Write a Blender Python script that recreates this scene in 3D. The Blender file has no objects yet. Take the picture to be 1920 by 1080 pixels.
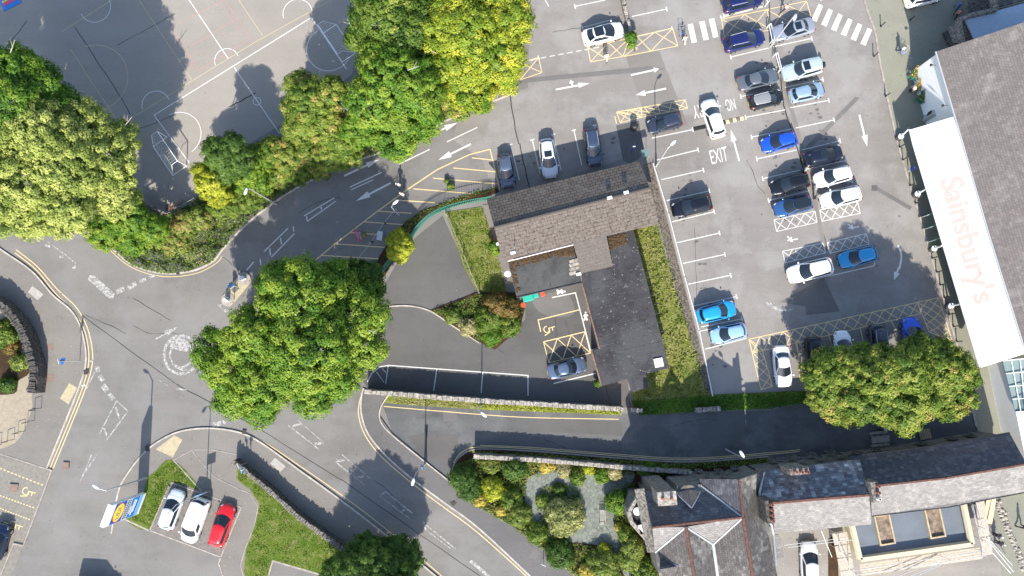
import bpy, bmesh, math, random
import numpy as np
from mathutils import Vector, Matrix
from mathutils.geometry import tessellate_polygon
random.seed(7)
rng = np.random.default_rng(11)
SC = bpy.context.scene
COL = SC.collection
R = math.radians
# ------------------------------------------------------------------ camera
H = 78.0                       # metres above the ground
F = 1332.0                     # focal length in photograph pixels (1920 wide)
NAD = (1000.0, 665.0)          # where the plumb line meets the picture
nc = Vector(((NAD[0]-960)/F, -(NAD[1]-540)/F, -1)).normalized()
zc = -nc
yc = (Vector((0, 1, 0)) - zc*zc.y).normalized()
xc = yc.cross(zc)
RM = Matrix((xc, yc, zc))      # camera axes -> world axes
cam_d = bpy.data.cameras.new('camera'); cam = bpy.data.objects.new('camera', cam_d); COL.objects.link(cam)
cam_d.sensor_width = 36; cam_d.lens = 36*F/1920; cam_d.clip_end = 2000
cam.matrix_world = Matrix.Translation((0, 0, H)) @ RM.to_4x4()
SC.camera = cam
# ------------------------------------------------------------------ light
ELEV = 36.0
w = bpy.data.worlds.new("World"); SC.world = w; w.use_nodes = True
nt = w.node_tree; sky = nt.nodes.new('ShaderNodeTexSky'); sky.sky_type = 'NISHITA'
sky.sun_disc = False; sky.sun_elevation = R(ELEV); sky.sun_rotation = R(180)
nt.links.new(sky.outputs[0], nt.nodes['Background'].inputs[0]); nt.nodes['Background'].inputs[1].default_value = 0.15
sd = bpy.data.lights.new('sun', 'SUN'); so = bpy.data.objects.new('sun', sd); COL.objects.link(so)
sd.energy = 4.5; sd.angle = R(0.5); sd.color = (1.0, 0.935, 0.83)
so.rotation_euler = Vector((0, -math.cos(R(ELEV)), math.sin(R(ELEV)))).to_track_quat('Z', 'Y').to_euler()
SC.view_settings.view_transform = 'Standard'; SC.view_settings.look = 'None'
SC.view_settings.exposure = 1.04; SC.view_settings.gamma = 1.0
SC.render.engine = 'CYCLES'

# ------------------------------------------------------------------ helpers
def P(px, py, z=0.0):
    """a point of the place: photograph pixel -> the world point at height z"""
    d = RM @ Vector(((px-960)/F, -(py-540)/F, -1))
    t = (z-H)/d.z
    return Vector((d.x*t, d.y*t, z))
def PS(pts, z=0.0): return [P(p[0], p[1], z) for p in pts]
SCALE = (P(1100, 600)-P(1000, 600)).length/100      # metres per pixel near the middle

def tag(o, label=None, cat=None, group=None, kind=None):
    if label: o['label'] = label
    if cat: o['category'] = cat
    if group: o['group'] = group
    if kind: o['kind'] = kind
    return o
def empty(name, loc=(0, 0, 0), rz=0.0, label=None, cat=None, group=None):
    o = bpy.data.objects.new(name, None); COL.objects.link(o); o.location = loc; o.rotation_euler = (0, 0, rz)
    o.empty_display_size = .2
    return tag(o, label, cat, group)
def link(name, me, mat=None, parent=None):
    o = bpy.data.objects.new(name, me); COL.objects.link(o)
    if mat is not None and not me.materials: me.materials.append(mat)
    if parent: o.parent = parent
    return o

class MB:
    """collects shapes, builds ONE mesh object"""
    def __init__(s): s.v = []; s.f = []; s.k = 0
    def add(s, vs, fs):
        n = len(s.v); s.v += [tuple(v) for v in vs]; s.f += [tuple(i+n for i in f) for f in fs]; return s
    def box(s, c, size, rz=0.0, M=None):
        x, y, z = [k/2 for k in size]
        vs = [Vector((a, b, d)) for d in (-z, z) for a, b in ((-x, -y), (x, -y), (x, y), (-x, y))]
        m = M or Matrix.Rotation(rz, 3, 'Z')
        return s.add([m @ v+Vector(c) for v in vs], [(3, 2, 1, 0), (4, 5, 6, 7), (0, 1, 5, 4), (1, 2, 6, 5), (2, 3, 7, 6), (3, 0, 4, 7)])
    def tube(s, a, b, r0, r1=None, n=8, cap=True):
        a, b = Vector(a), Vector(b); r1 = r0 if r1 is None else r1
        q = (b-a).to_track_quat('Z', 'Y'); vs = []
        for p, r in ((a, r0), (b, r1)):
            vs += [p+q @ Vector((math.cos(t)*r, math.sin(t)*r, 0)) for t in [2*math.pi*k/n for k in range(n)]]
        fs = [(k, (k+1) % n, n+(k+1) % n, n+k) for k in range(n)]
        if cap: fs += [tuple(range(n-1, -1, -1)), tuple(range(n, 2*n))]
        return s.add(vs, fs)
    def ball(s, c, r, n=8, m=6, M=None):
        r = Vector(r) if hasattr(r, '__len__') else Vector((r, r, r)); c = Vector(c); vs = []; fs = []
        for i in range(m+1):
            a = math.pi*i/m
            for k in range(n):
                b = 2*math.pi*k/n; p = Vector((math.sin(a)*math.cos(b)*r.x, math.sin(a)*math.sin(b)*r.y, math.cos(a)*r.z))
                vs.append(c+(M @ p if M else p))
        for i in range(m):
            for k in range(n): fs.append((i*n+k, (i+1)*n+k, (i+1)*n+(k+1) % n, i*n+(k+1) % n))
        return s.add(vs, fs)
    def prism(s, pts, z0, z1):
        """pts: world xy outline"""
        pts = [Vector((p[0], p[1], 0)) for p in pts]; n = len(pts)
        area = sum(pts[i].x*pts[(i+1) % n].y-pts[(i+1) % n].x*pts[i].y for i in range(n))
        if area < 0: pts.reverse()
        top = [Vector((p.x, p.y, z1)) for p in pts]; bot = [Vector((p.x, p.y, z0)) for p in pts]
        tri = tessellate_polygon([top]); fs = []
        for t in tri:
            a, b, c = [top[i] for i in t]
            fs.append(t if (b-a).cross(c-a).z > 0 else (t[0], t[2], t[1]))
        if z0 is None or z0 == z1:
            s.k += 1; return s.add([p+Vector((0, 0, s.k*2e-5)) for p in top], fs)
        k = [(i, (i+1) % n, n+(i+1) % n, n+i) for i in range(n)]
        return s.add(bot+top, k+[tuple(i+n for i in f) for f in fs])
    def ribbon(s, pts, wd, z0, z1, closed=False, wob=0.0, n=None):
        """a strip or low wall of width wd along a world path"""
        pts = [Vector((p[0], p[1], 0)) for p in pts]
        L = []; Rr = []; N = len(pts)
        for i, p in enumerate(pts):
            a = pts[i-1] if (i or closed) else p; b = pts[(i+1) % N] if (i < N-1 or closed) else p
            d1 = (p-a).normalized() if (p-a).length > 1e-6 else (b-p).normalized()
            d2 = (b-p).normalized() if (b-p).length > 1e-6 else d1
            t = (d1+d2); t = t.normalized() if t.length > 1e-6 else d1
            nn = Vector((-t.y, t.x, 0)); k = 1/max(.5, abs(nn.dot(Vector((-d1.y, d1.x, 0)))))
            o = nn*wd/2*k
            L.append(p+o+nn*random.uniform(-wob, wob)); Rr.append(p-o+nn*random.uniform(-wob, wob))
        rg = range(N if closed else N-1)
        if z0 == z1:
            s.k += 1; vs = [Vector((q.x, q.y, z1+s.k*2e-5)) for q in L+Rr]
            return s.add(vs, [(i, N+i, N+(i+1) % N, (i+1) % N) for i in rg])
        vs = []
        for i in range(N):
            h = z1+random.uniform(-wob, wob)
            for q, z in ((L[i], z0), (L[i], h), (Rr[i], h+random.uniform(-wob, wob)*.5), (Rr[i], z0)): vs.append(Vector((q.x, q.y, z)))
        fs = []
        for i in rg:
            a = 4*i; b = 4*((i+1) % N)
            for k in range(3): fs.append((a+k, a+k+1, b+k+1, b+k))
        if not closed: fs += [(3, 2, 1, 0), (4*N-4, 4*N-3, 4*N-2, 4*N-1)]
        return s.add(vs, fs)
    def build(s, name, mat, parent=None, smooth=False, bevel=0, uv=None):
        me = bpy.data.meshes.new(name); me.from_pydata(s.v, [], s.f); me.update()
        if uv:                       # uv = (origin, u axis, v axis) in metres
            o_, u_, v_ = uv; lay = me.uv_layers.new(name='UVMap'); co = [(Vector(v.co)-o_) for v in me.vertices]
            for lp in me.loops:
                c = co[lp.vertex_index]; lay.data[lp.index].uv = (c.dot(u_), c.dot(v_))
        if smooth: me.polygons.foreach_set('use_smooth', [True]*len(me.polygons))
        o = link(name, me, mat, parent)
        if bevel:
            m = o.modifiers.new('bevel', 'BEVEL'); m.width = bevel; m.segments = 2; m.limit_method = 'ANGLE'
        return o

def spline(pts, n=6, closed=False):
    """Catmull-Rom through the given 2-D points"""
    out = []; N = len(pts)
    for i in range(N if closed else N-1):
        g = lambda k: pts[k % N] if closed else pts[min(max(k, 0), N-1)]
        p0, p1, p2, p3 = g(i-1), g(i), g(i+1), g(i+2)
        for k in range(n):
            t = k/n
            out.append(tuple(.5*(2*p1[j]+(p2[j]-p0[j])*t+(2*p0[j]-5*p1[j]+4*p2[j]-p3[j])*t*t+(3*p1[j]-p0[j]-3*p2[j]+p3[j])*t**3) for j in (0, 1)))
    if not closed: out.append(tuple(pts[-1][:2]))
    return out

# ------------------------------------------------------------------ materials
def srgb(r, g, b):
    f = lambda c: ((c/255+.055)/1.055)**2.4 if c > 10 else c/255/12.92
    return (f(r), f(g), f(b), 1)
def new_mat(name):
    m = bpy.data.materials.new(name); m.use_nodes = True
    nt = m.node_tree; return m, nt, nt.nodes['Principled BSDF']
def N(nt, kind, **kw):
    n = nt.nodes.new(kind)
    for k, v in kw.items():
        if k in n.inputs: n.inputs[k].default_value = v
        else: setattr(n, k, v)
    return n
def noise(nt, vec, scale, detail=4, rough=.6, lo=.35, hi=.65, dist=0):
    n = N(nt, 'ShaderNodeTexNoise', Scale=scale, Detail=detail, Roughness=rough, Distortion=dist)
    nt.links.new(vec, n.inputs['Vector'])
    m = N(nt, 'ShaderNodeMapRange'); m.inputs[1].default_value = lo; m.inputs[2].default_value = hi
    nt.links.new(n.outputs[0], m.inputs[0]); return m.outputs[0]
def mix(nt, fac, a, b, mode='MIX'):
    n = nt.nodes.new('ShaderNodeMix'); n.data_type = 'RGBA'; n.blend_type = mode
    for s_, v in ((0, fac), (6, a), (7, b)):
        if hasattr(v, 'links'): nt.links.new(v, n.inputs[s_])
        else: n.inputs[s_].default_value = v
    return n.outputs[2]
def mul(nt, v, k):
    n = nt.nodes.new('ShaderNodeMath'); n.operation = 'MULTIPLY'; nt.links.new(v, n.inputs[0]); n.inputs[1].default_value = k; return n.outputs[0]
def sc(c, k): return (c[0]*k, c[1]*k, c[2]*k, 1)
def simple(name, col, rough=.6, metal=0, coat=0, var=0, scale=3, bump=0, spec=.5):
    m, nt, b = new_mat(name); col = tuple(col)[:3]+(1,)
    b.inputs['Base Color'].default_value = col; b.inputs['Roughness'].default_value = rough
    b.inputs['Metallic'].default_value = metal; b.inputs['Coat Weight'].default_value = coat
    b.inputs['Coat Roughness'].default_value = .08; b.inputs['Specular IOR Level'].default_value = spec
    tc = N(nt, 'ShaderNodeTexCoord')
    if var:
        f = noise(nt, tc.outputs['Object'], scale, 5)
        nt.links.new(mix(nt, f, sc(col, 1-var), sc(col, 1+var*.6)), b.inputs['Base Color'])
    if bump:
        f = noise(nt, tc.outputs['Object'], scale*4, 4, lo=0, hi=1); bp = N(nt, 'ShaderNodeBump', Strength=bump, Distance=.05)
        nt.links.new(f, bp.inputs['Height']); nt.links.new(bp.outputs[0], b.inputs['Normal'])
    return m
def asphalt(name, col, var=.2, patch=None, speck=.25, rot=.25, stain=.25, dots=0):
    """worn tarmac: broad tone drift, tyre-polished streaks, fine grain, small stains"""
    m, nt, b = new_mat(name); b.inputs['Roughness'].default_value = .9; b.inputs['Specular IOR Level'].default_value = .25
    tc = N(nt, 'ShaderNodeTexCoord').outputs['Object']
    c = mix(nt, noise(nt, tc, .07, 5, .65), sc(col, 1-var), sc(col, 1+var))
    mp = N(nt, 'ShaderNodeMapping'); mp.inputs['Scale'].default_value = (.08, .9, 1); mp.inputs['Rotation'].default_value = (0, 0, rot); nt.links.new(tc, mp.inputs[0])
    c = mix(nt, mul(nt, noise(nt, mp.outputs[0], .55, 4), var*1.8), c, sc(col, 1.45))
    c = mix(nt, mul(nt, noise(nt, tc, .8, 6, .75, .52, .72), stain), c, sc(col, .55))
    c = mix(nt, mul(nt, noise(nt, tc, 9, 3, .8, .4, .62), speck), c, sc(col, .62))
    c = mix(nt, mul(nt, noise(nt, tc, 3.1, 2, .5, .70, .74), .5), c, sc(col, .4))
    c = mix(nt, mul(nt, noise(nt, tc, 5.3, 1, .5, .73, .76), .6), c, sc(col, 1.9))
    if dots: c = mix(nt, mul(nt, noise(nt, tc, 2.6, 3, .75, .64, .665), dots), c, (.30, .30, .29, 1)); c = mix(nt, mul(nt, noise(nt, tc, .5, 7, .8, .5, .6), .5), c, sc(col, 1.8))
    if patch: c = mix(nt, mul(nt, noise(nt, tc, .16, 5, .7, .48, .6), patch[1]), c, patch[0])
    nt.links.new(c, b.inputs['Base Color'])
    bp = N(nt, 'ShaderNodeBump', Strength=.35, Distance=.02); nt.links.new(noise(nt, tc, 25, 3, .7, 0, 1), bp.inputs['Height']); nt.links.new(bp.outputs[0], b.inputs['Normal'])
    return m
def paint(name, col, under, wear=.5):
    m, nt, b = new_mat(name); b.inputs['Roughness'].default_value = .75
    tc = N(nt, 'ShaderNodeTexCoord').outputs['Object']
    f = noise(nt, tc, 4, 7, .85, .62-wear*.22, .66) if wear < 1 else noise(nt, tc, 3.2, 7, .85, .455, .52)
    g = mul(nt, f, min(1, wear*1.3))
    nt.links.new(mix(nt, g, col, under), b.inputs['Base Color']); return m
def bricks(name, c1, c2, mortar, bw, bh, msize=.012, rough=.85, blotch=None, bias=0, bump=.5, moss=None, sq=.5):
    m, nt, b = new_mat(name); b.inputs['Roughness'].default_value = rough
    uv = N(nt, 'ShaderNodeTexCoord').outputs['UV']
    t = N(nt, 'ShaderNodeTexBrick'); t.offset = sq
    for k, v in (('Color1', c1), ('Color2', c2), ('Mortar', mortar), ('Scale', 1.0), ('Mortar Size', msize), ('Brick Width', bw), ('Row Height', bh), ('Bias', bias)): t.inputs[k].default_value = v
    nt.links.new(uv, t.inputs['Vector']); c = t.outputs[0]
    if blotch:      # (colour, amount, scale): slates of another batch, whole bricks at a time
        sn = N(nt, 'ShaderNodeVectorMath', operation='SNAP'); sn.inputs[1].default_value = (bw, bh, 1); nt.links.new(uv, sn.inputs[0])
        c = mix(nt, mul(nt, noise(nt, sn.outputs[0], blotch[2], 6, .85, .5, .62), blotch[1]), c, blotch[0])
    c = mix(nt, mul(nt, noise(nt, uv, 1.2, 6, .7), .45), c, sc(c1, .6))
    if moss:
        c = mix(nt, mul(nt, noise(nt, uv, moss[2], 6, .8, moss[3], moss[3]+.06), moss[1]), c, moss[0])
    nt.links.new(c, b.inputs['Base Color'])
    bp = N(nt, 'ShaderNodeBump', Strength=bump, Distance=.04); bp.invert = True
    nt.links.new(t.outputs['Fac'], bp.inputs['Height']); nt.links.new(bp.outputs[0], b.inputs['Normal'])
    return m
def grassy(name, a, b_, c_, s=1.2):
    m, nt, b = new_mat(name); b.inputs['Roughness'].default_value = .95; b.inputs['Specular IOR Level'].default_value = .1
    tc = N(nt, 'ShaderNodeTexCoord').outputs['Object']
    c = mix(nt, noise(nt, tc, s*.35, 5, .7), a, b_); c = mix(nt, mul(nt, noise(nt, tc, s, 6, .75, .5, .66), .8), c, c_)
    c = mix(nt, mul(nt, noise(nt, tc, 14, 3, .8, .4, .6), .5), c, sc(a, .45))
    nt.links.new(c, b.inputs['Base Color'])
    bp = N(nt, 'ShaderNodeBump', Strength=1, Distance=.08); nt.links.new(noise(nt, tc, 12, 4, .8, 0, 1), bp.inputs['Height']); nt.links.new(bp.outputs[0], b.inputs['Normal'])
    return m
g_ = lambda v, t=0: (v*(1+t), v, v*(1-t), 1)
M = {}
M['road'] = asphalt('road_tarmac', (.172, .163, .152), .18, patch=((.21, .205, .198, 1), .45))
M['carpark'] = asphalt('car_park_tarmac', (.212, .197, .182), .17, patch=((.285, .275, .262, 1), .5), rot=1.215)
M['play'] = asphalt('playground_tarmac', (.275, .252, .222), .10, stain=.15)
M['lane'] = asphalt('lane_tarmac', (.092, .093, .094), .35, patch=((.15, .152, .145, 1), .75))
M['drive'] = asphalt('driveway_tarmac', (.098, .094, .090), .2, patch=((.11, .108, .10, 1), .5))
M['drive2'] = asphalt('darker_tarmac_patch', (.10, .098, .098), .2)
M['darkpatch'] = asphalt('fresh_tarmac_patch', (.142, .136, .130), .15)
M['pave'] = asphalt('pavement_tarmac', (.185, .171, .154), .13)
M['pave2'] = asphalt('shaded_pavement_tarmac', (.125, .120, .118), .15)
M['green_pave'] = asphalt('greenish_paving', (.215, .214, .172), .08, speck=.12)
M['gravel'] = simple('brown_gravel_edge', (.13, .11, .09), .95, var=.7, scale=5, bump=1)
M['stain'] = simple('oil_stain', (.115, .108, .103), .8, var=.4, scale=6)
M['scuff'] = simple('pale_scuff', (.30, .29, .28), .9, var=.3, scale=4)
M['tan'] = simple('tactile_paving', (.40, .34, .22), .9, var=.15)
M['tan2'] = simple('pale_tactile_paving', (.36, .34, .31), .9, var=.15)
M['kerb'] = simple('kerb_stone', (.33, .29, .26), .9, var=.3, scale=2)
M['kerb_pale'] = simple('pale_kerb_stone', (.42, .38, .33), .9, var=.25, scale=2)
M['joint'] = simple('tarmac_joint', (.035, .034, .034), .9)
M['white'] = paint('white_road_paint', (.58, .565, .535, 1), (.25, .24, .23, 1), .5)
M['white_worn'] = paint('worn_white_road_paint', (.44, .43, .41, 1), (.19, .18, .17, 1), 1.25)
M['yellow'] = paint('yellow_road_paint', (.66, .50, .25, 1), (.26, .22, .16, 1), .4)
M['cream'] = paint('cream_court_paint', (.50, .40, .24, 1), (.27, .24, .21, 1), .5)
M['red_court'] = paint('red_court_paint', (.46, .22, .18, 1), (.27, .24, .21, 1), .8)
M['white_court'] = paint('white_court_paint', (.66, .64, .62, 1), (.3, .28, .26, 1), .2)
M['grass'] = grassy('lawn_grass', (.085, .15, .018, 1), (.15, .19, .035, 1), (.30, .27, .12, 1))
M['rough_grass'] = grassy('rough_grass', (.13, .17, .03, 1), (.25, .25, .07, 1), (.38, .33, .17, 1), 1.6)
M['soil'] = grassy('leaf_litter_soil', (.05, .035, .022, 1), (.09, .055, .03, 1), (.13, .07, .035, 1))
M['stone'] = simple('rubble_stone', (.20, .18, .16), .95, var=.7, scale=4, bump=1)
M['stone_dark'] = simple('dark_rubble_stone', (.085, .078, .072), .95, var=.8, scale=4, bump=1)
M['stone_pale'] = simple('pale_rubble_stone', (.33, .30, .26), .95, var=.55, scale=3.5, bump=1)
M['render_wall'] = simple('house_wall_render', (.15, .145, .13), .95, var=.35, scale=1.5, bump=.5)
M['black'] = simple('black_metal', (.015, .015, .016), .5)
M['steel'] = simple('galvanised_steel', (.48, .49, .50), .45, .3)
M['white_metal'] = simple('white_painted_metal', (.72, .73, .74), .4)
M['green_metal'] = simple('green_painted_metal', (.03, .22, .16), .5)
M['dark_glass'] = simple('window_glass', (.02, .025, .03), .08)
M['bark'] = simple('bark', (.10, .08, .06), .95, var=.4, scale=5, bump=1)
M['wood'] = simple('weathered_wood', (.34, .32, .28), .85, var=.3)
M['new_wood'] = simple('new_timber', (.44, .35, .22), .8, var=.2)
M['tyre'] = simple('tyre_rubber', (.012, .012, .012), .85)
M['rim'] = simple('alloy_rim', (.35, .35, .36), .35, .7)
M['plastic_black'] = simple('black_plastic', (.02, .02, .022), .6)
M['car_glass'] = simple('car_glass', (.012, .018, .026), .05, spec=.8)
M['lamp_clear'] = simple('headlight_lens', (.30, .32, .34), .15, spec=.8)
M['lamp_red'] = simple('tail_light_lens', (.25, .008, .012), .25)
M['plate_white'] = simple('number_plate_white', (.7, .7, .68), .5)
M['plate_yellow'] = simple('number_plate_yellow', (.65, .5, .05), .5)
# ================================================================== THE SETTING
def sheet(name, pts, z, mat, curve=0, z0=None):
    """a surface of the ground; its outline is measured in photograph pixels on the ground"""
    if curve: pts = spline(pts, curve, True)
    w_ = PS(pts); mb = MB(); mb.prism(w_, z if z0 is None else z0, z)
    return tag(mb.build(name, M[mat] if isinstance(mat, str) else mat), kind='structure')
def strips(name, lines, mat, z=.012, kind='structure'):
    mb = MB()
    for pts, wd in lines: mb.ribbon(PS(pts), wd, z, z)
    return tag(mb.build(name, M[mat]), kind=kind)
mb = MB(); mb.prism([(-400, -400), (400, -400), (400, 400), (-400, 400)], 0, 0)
tag(mb.build('ground', M['road']), kind='structure')
sheet('playground', [(-120, -120), (700, -120), (660, 140), (540, 225), (420, 300), (378, 372), (316, 402), (262, 372), (200, 330), (-120, 330)], .004, 'play')
sheet('car_park', [(1000, -160), (1600, -160), (1622, 0), (1642, 60), (1650, 120), (1683, 270), (1722, 400), (1762, 540), (1797, 660), (1700, 735), (1500, 745), (1335, 743), (1225, 312), (1195, 250), (1186, 292), (930, 375), (905, 300), (850, 262), (862, 205), (990, 165)], .004, 'carpark')
sheet('driveway', [(778, 446), (830, 404), (860, 470), (896, 548), (812, 583), (900, 646), (985, 600), (985, 556), (1092, 530), (1128, 720), (1176, 712), (1184, 765), (690, 730), (672, 700), (695, 580), (740, 500)], .004, 'drive')
sheet('lane', [(715, 752), (1160, 776), (1440, 770), (1560, 745), (1830, 770), (1835, 812), (1590, 852), (1440, 858), (1290, 866), (1100, 858), (900, 840), (860, 850), (848, 905), (790, 858), (735, 810)], .004, 'lane')
# tarmac patches and joints
sheet('tarmac_patch', [(1463, 566), (1545, 520), (1575, 584), (1511, 591), (1510, 575)], .008, 'darkpatch')
sheet('car_park_crossing', [(1173, 105), (1236, 95), (1290, 235), (1215, 235)], .0065, 'pave')
sheet('sunken_patch', [(1155, 235), (1198, 226), (1208, 290), (1180, 308), (1168, 300)], .008, 'drive2')
sheet('worn_patch', [(1000, 560), (1060, 548), (1075, 590), (1020, 590)], .008, 'darkpatch', 4)
mb = MB()
for a, b, wd in [((1462, 120), (1470, 200), .14), ((1470, 200), (1507, 318), .14), ((1530, 390), (1552, 470), .12), ((954, 170), (972, 270), .12), ((975, 270), (992, 350), .12),
                 ((1035, 60), (1100, 50), .05), ((140, 50), (222, 175), .08), ((222, 175), (245, 215), .08), ((330, 25), (220, 85), .06), ((0, 105), (50, 40), .08), ((330, 215), (240, 250), .06),
                 ((430, 200), (480, 175), .12), ((150, 588), (330, 720), .07), ((330, 720), (480, 800), .09), ((480, 800), (640, 900), .06), ((640, 900), (900, 1080), .06), ((250, 560), (320, 600), .05),
                 ((1060, 600), (1070, 640), .05), ((1040, 595), (1046, 650), .05), ((800, 800), (800, 880), .12), ((415, 480), (460, 515), .05), ((1303, 430), (1306, 560), .04), ((1128, 690), (1145, 760), .05)]:
    n = 7; q = [(a[0]+(b[0]-a[0])*i/n+random.uniform(-1, 1), a[1]+(b[1]-a[1])*i/n+random.uniform(-1, 1)) for i in range(n+1)]
    mb.ribbon(PS(q), wd, .010, .010, wob=.01)
tag(mb.build('tarmac_joints', M['joint']), kind='structure')
sheet('repair_strip', [(970, 148), (1220, 124), (1246, 128), (1245, 131), (975, 156)], .009, 'darkpatch')
sheet('repair_strip', [(1604, 181), (1612, 184), (1508, 290), (1500, 286)], .009, 'darkpatch')
sheet('repair_strip', [(1645, 350), (1710, 388), (1706, 394), (1641, 356)], .009, 'darkpatch')
sheet('repair_strip', [(1634, 347), (1645, 347), (1645, 358), (1634, 358)], .0095, 'drive2')
# oil drips in the bays, scuffs in the aisles, hairline cracks
def blot(mb, x, y, r, z, n=9):
    c = P(x, y); a0 = random.uniform(0, 6); e = random.uniform(.5, 1)
    mb.prism([(c.x+r*random.uniform(.6, 1.2)*math.cos(a0+k*6.283/n), c.y+e*r*random.uniform(.6, 1.2)*math.sin(a0+k*6.283/n)) for k in range(n)], z, z)
mb = MB(); zz = .0088
for x0, y0, dx, dy, nn_ in ((1275, 340, 9.5, 39, 10), (1425, 130, 10, 39, 8), (1495, 105, 10, 38, 8), (985, 300, 39, -10, 5)):
    for i in range(nn_):
        for _ in range(4): blot(mb, x0+dx*i+random.gauss(0, 12), y0+dy*i+random.gauss(0, 7), random.uniform(.05, .3), zz); zz += .00001
for _ in range(70): blot(mb, random.uniform(1000, 1700), random.uniform(0, 620), random.uniform(.03, .14), zz); zz += .00001
for _ in range(60): blot(mb, random.uniform(0, 900), random.uniform(480, 1000), random.uniform(.03, .12), zz); zz += .00001
tag(mb.build('tarmac_stains', M['stain']), kind='structure'); mb = MB()
for _ in range(90): blot(mb, random.uniform(180, 1650), random.uniform(0, 1070), random.uniform(.02, .07), .0135)
tag(mb.build('pale_specks', M['scuff']), kind='structure'); mb = MB()
for x, y, a, n in ((160, 590, .5, 14), (250, 610, .6, 16), (560, 400, -.5, 14), (1400, 300, 1.3, 12), (900, 620, .9, 10), (700, 900, .7, 16), (1000, 820, .1, 20), (1250, 800, .0, 16)):
    q = [(x, y)]
    for _ in range(n): a += random.gauss(0, .10); q.append((q[-1][0]+6*math.cos(a), q[-1][1]+6*math.sin(a)))
    mb.ribbon(PS(q), random.uniform(.03, .055), .0102, .0102, wob=.02)
tag(mb.build('tarmac_cracks', M['joint']), kind='structure')
# lattice of pale repairs on the lane
sheet('lane_repair', [(830, 768), (856, 768), (856, 790), (832, 790)], .008, 'pave2')
sheet('lane_repair', [(760, 818), (800, 812), (860, 815), (858, 850), (846, 880), (800, 850)], .008, 'drive')
sheet('lane_repair', [(1000, 785), (1165, 790), (1168, 818), (990, 808)], .0085, 'drive')

def kerbed(name, outline, h, mat, kerb=None, curve=0, wd=.16, kmat='kerb'):
    """raised pavement with a real step; kerb = pixel path of its kerb stones"""
    o = sheet(name, outline, h, mat, curve, 0.0)
    if kerb:
        m_ = MB(); m_.ribbon(PS(spline(kerb, 5)), wd, 0, h+.012); k = m_.build('kerb', M[kmat]); tag(k, kind='structure')
    return o
KL = [(-30, 440), (0, 466), (60, 508), (100, 553), (132, 580), (150, 608), (161, 650), (161, 688), (146, 735), (120, 800), (88, 880)]
kerbed('pavement', [(-60, 420)]+spline(KL, 5)+[(-60, 840)], .12, 'pave', KL, kmat='kerb_pale')
KI = [(150, 420), (215, 470), (243, 493), (280, 508), (322, 513), (368, 506), (402, 488), (421, 464), (470, 414), (530, 369), (590, 335), (640, 312), (760, 268), (840, 225), (880, 208), (960, 176)]
kerbed('verge_pavement', spline(KI, 5)+[(990, 100), (900, 90), (660, 175), (520, 260), (420, 310), (372, 378), (316, 402), (262, 372), (200, 330), (60, 330), (60, 400)], .12, 'pave2', KI, kmat='kerb_pale')
KB = [(210, 1000), (222, 925), (240, 888), (275, 845), (315, 818), (352, 806), (400, 803), (450, 811), (490, 830), (560, 880), (640, 938), (720, 1000), (830, 1090)]
kerbed('pavement', spline(KB, 5)+[(700, 1110), (640, 1110), (610, 1080), (512, 1052), (500, 1110), (410, 1110), (414, 1045), (281, 995), (232, 972)], .12, 'pave', KB, kmat='kerb_pale')
KS = [(682, 728), (678, 745), (678, 775), (690, 812), (720, 850), (770, 895), (830, 940), (900, 992), (1010, 1095)]
kerbed('pavement', spline(KS, 5)+[(1110, 1100), (1040, 1040), (960, 985), (900, 950), (848, 906), (790, 858), (735, 812), (712, 780), (712, 756), (722, 742)], .12, 'pave2', KS, kmat='kerb_pale')
KR = [(1600, -120), (1620, 0), (1640, 60), (1650, 120), (1683, 270), (1722, 400), (1762, 540), (1797, 660), (1815, 735), (1830, 800)]
kerbed('shopfront_pavement', spline(KR, 4)+[(1835, 825), (1850, 900), (1870, 1000), (1890, 1200), (2100, 1200), (2100, -160), (1700, -160)], .10, 'green_pave', KR, wd=.2)
KG = [(848, 945), (846, 900), (851, 872), (868, 852), (900, 842), (1000, 846), (1150, 858), (1290, 866), (1440, 856)]
o = kerbed('garden_ground', spline(KG, 5)+[(1440, 900), (1240, 1100), (1090, 1100), (960, 1000)], .10, 'soil', KG, wd=.12)
# blockwork bays lower left
M['block'] = simple('block_paving', (.20, .185, .16), .9, var=.18)
sheet('block_paving', [(-60, 830), (0, 850), (98, 882), (45, 1020), (20, 1080), (-60, 1100)], .006, 'block')
M['bay'] = simple('bay_paving', (.165, .15, .138), .9, var=.2)
sheet('parking_bay', [(320, 904), (453, 951), (415, 1044), (282, 994)], .128, 'bay')
# lawns
sheet('lawn', [(325, 861), (378, 920), (322, 905), (283, 992), (232, 970), (262, 955), (276, 900), (292, 884)], .14, 'grass', 3, .1)
sheet('lawn', [(446, 868), (480, 886), (560, 955), (600, 990), (670, 1035), (660, 1110), (612, 1080), (512, 1051), (497, 1110), (470, 1110), (458, 1070), (462, 1030), (480, 980), (487, 945), (470, 918), (444, 898)], .14, 'grass', 0, .1)
sheet('lawn', [(835, 398), (903, 388), (925, 450), (950, 540), (965, 560), (895, 548), (870, 500)], .06, 'rough_grass', 0, 0)
sheet('verge', [(1175, 430), (1232, 420), (1270, 560), (1334, 742), (1330, 760), (1186, 765), (1182, 700), (1170, 640)], .05, 'rough_grass', 0, 0)
sheet('verge', [(1184, 752), (1334, 740), (1500, 733), (1545, 735), (1540, 752), (1440, 764), (1200, 778)], .09, 'grass', 0, 0)
sheet('planting_bed', [(808, 582), (896, 548), (965, 548), (984, 580), (975, 615), (928, 656), (895, 640), (850, 610)], .10, 'soil', 0, 0)
sheet('gravel_strip', [(905, 385), (922, 383), (955, 480), (970, 548), (952, 552), (925, 455)], .065, 'pave', 0, 0)
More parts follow.
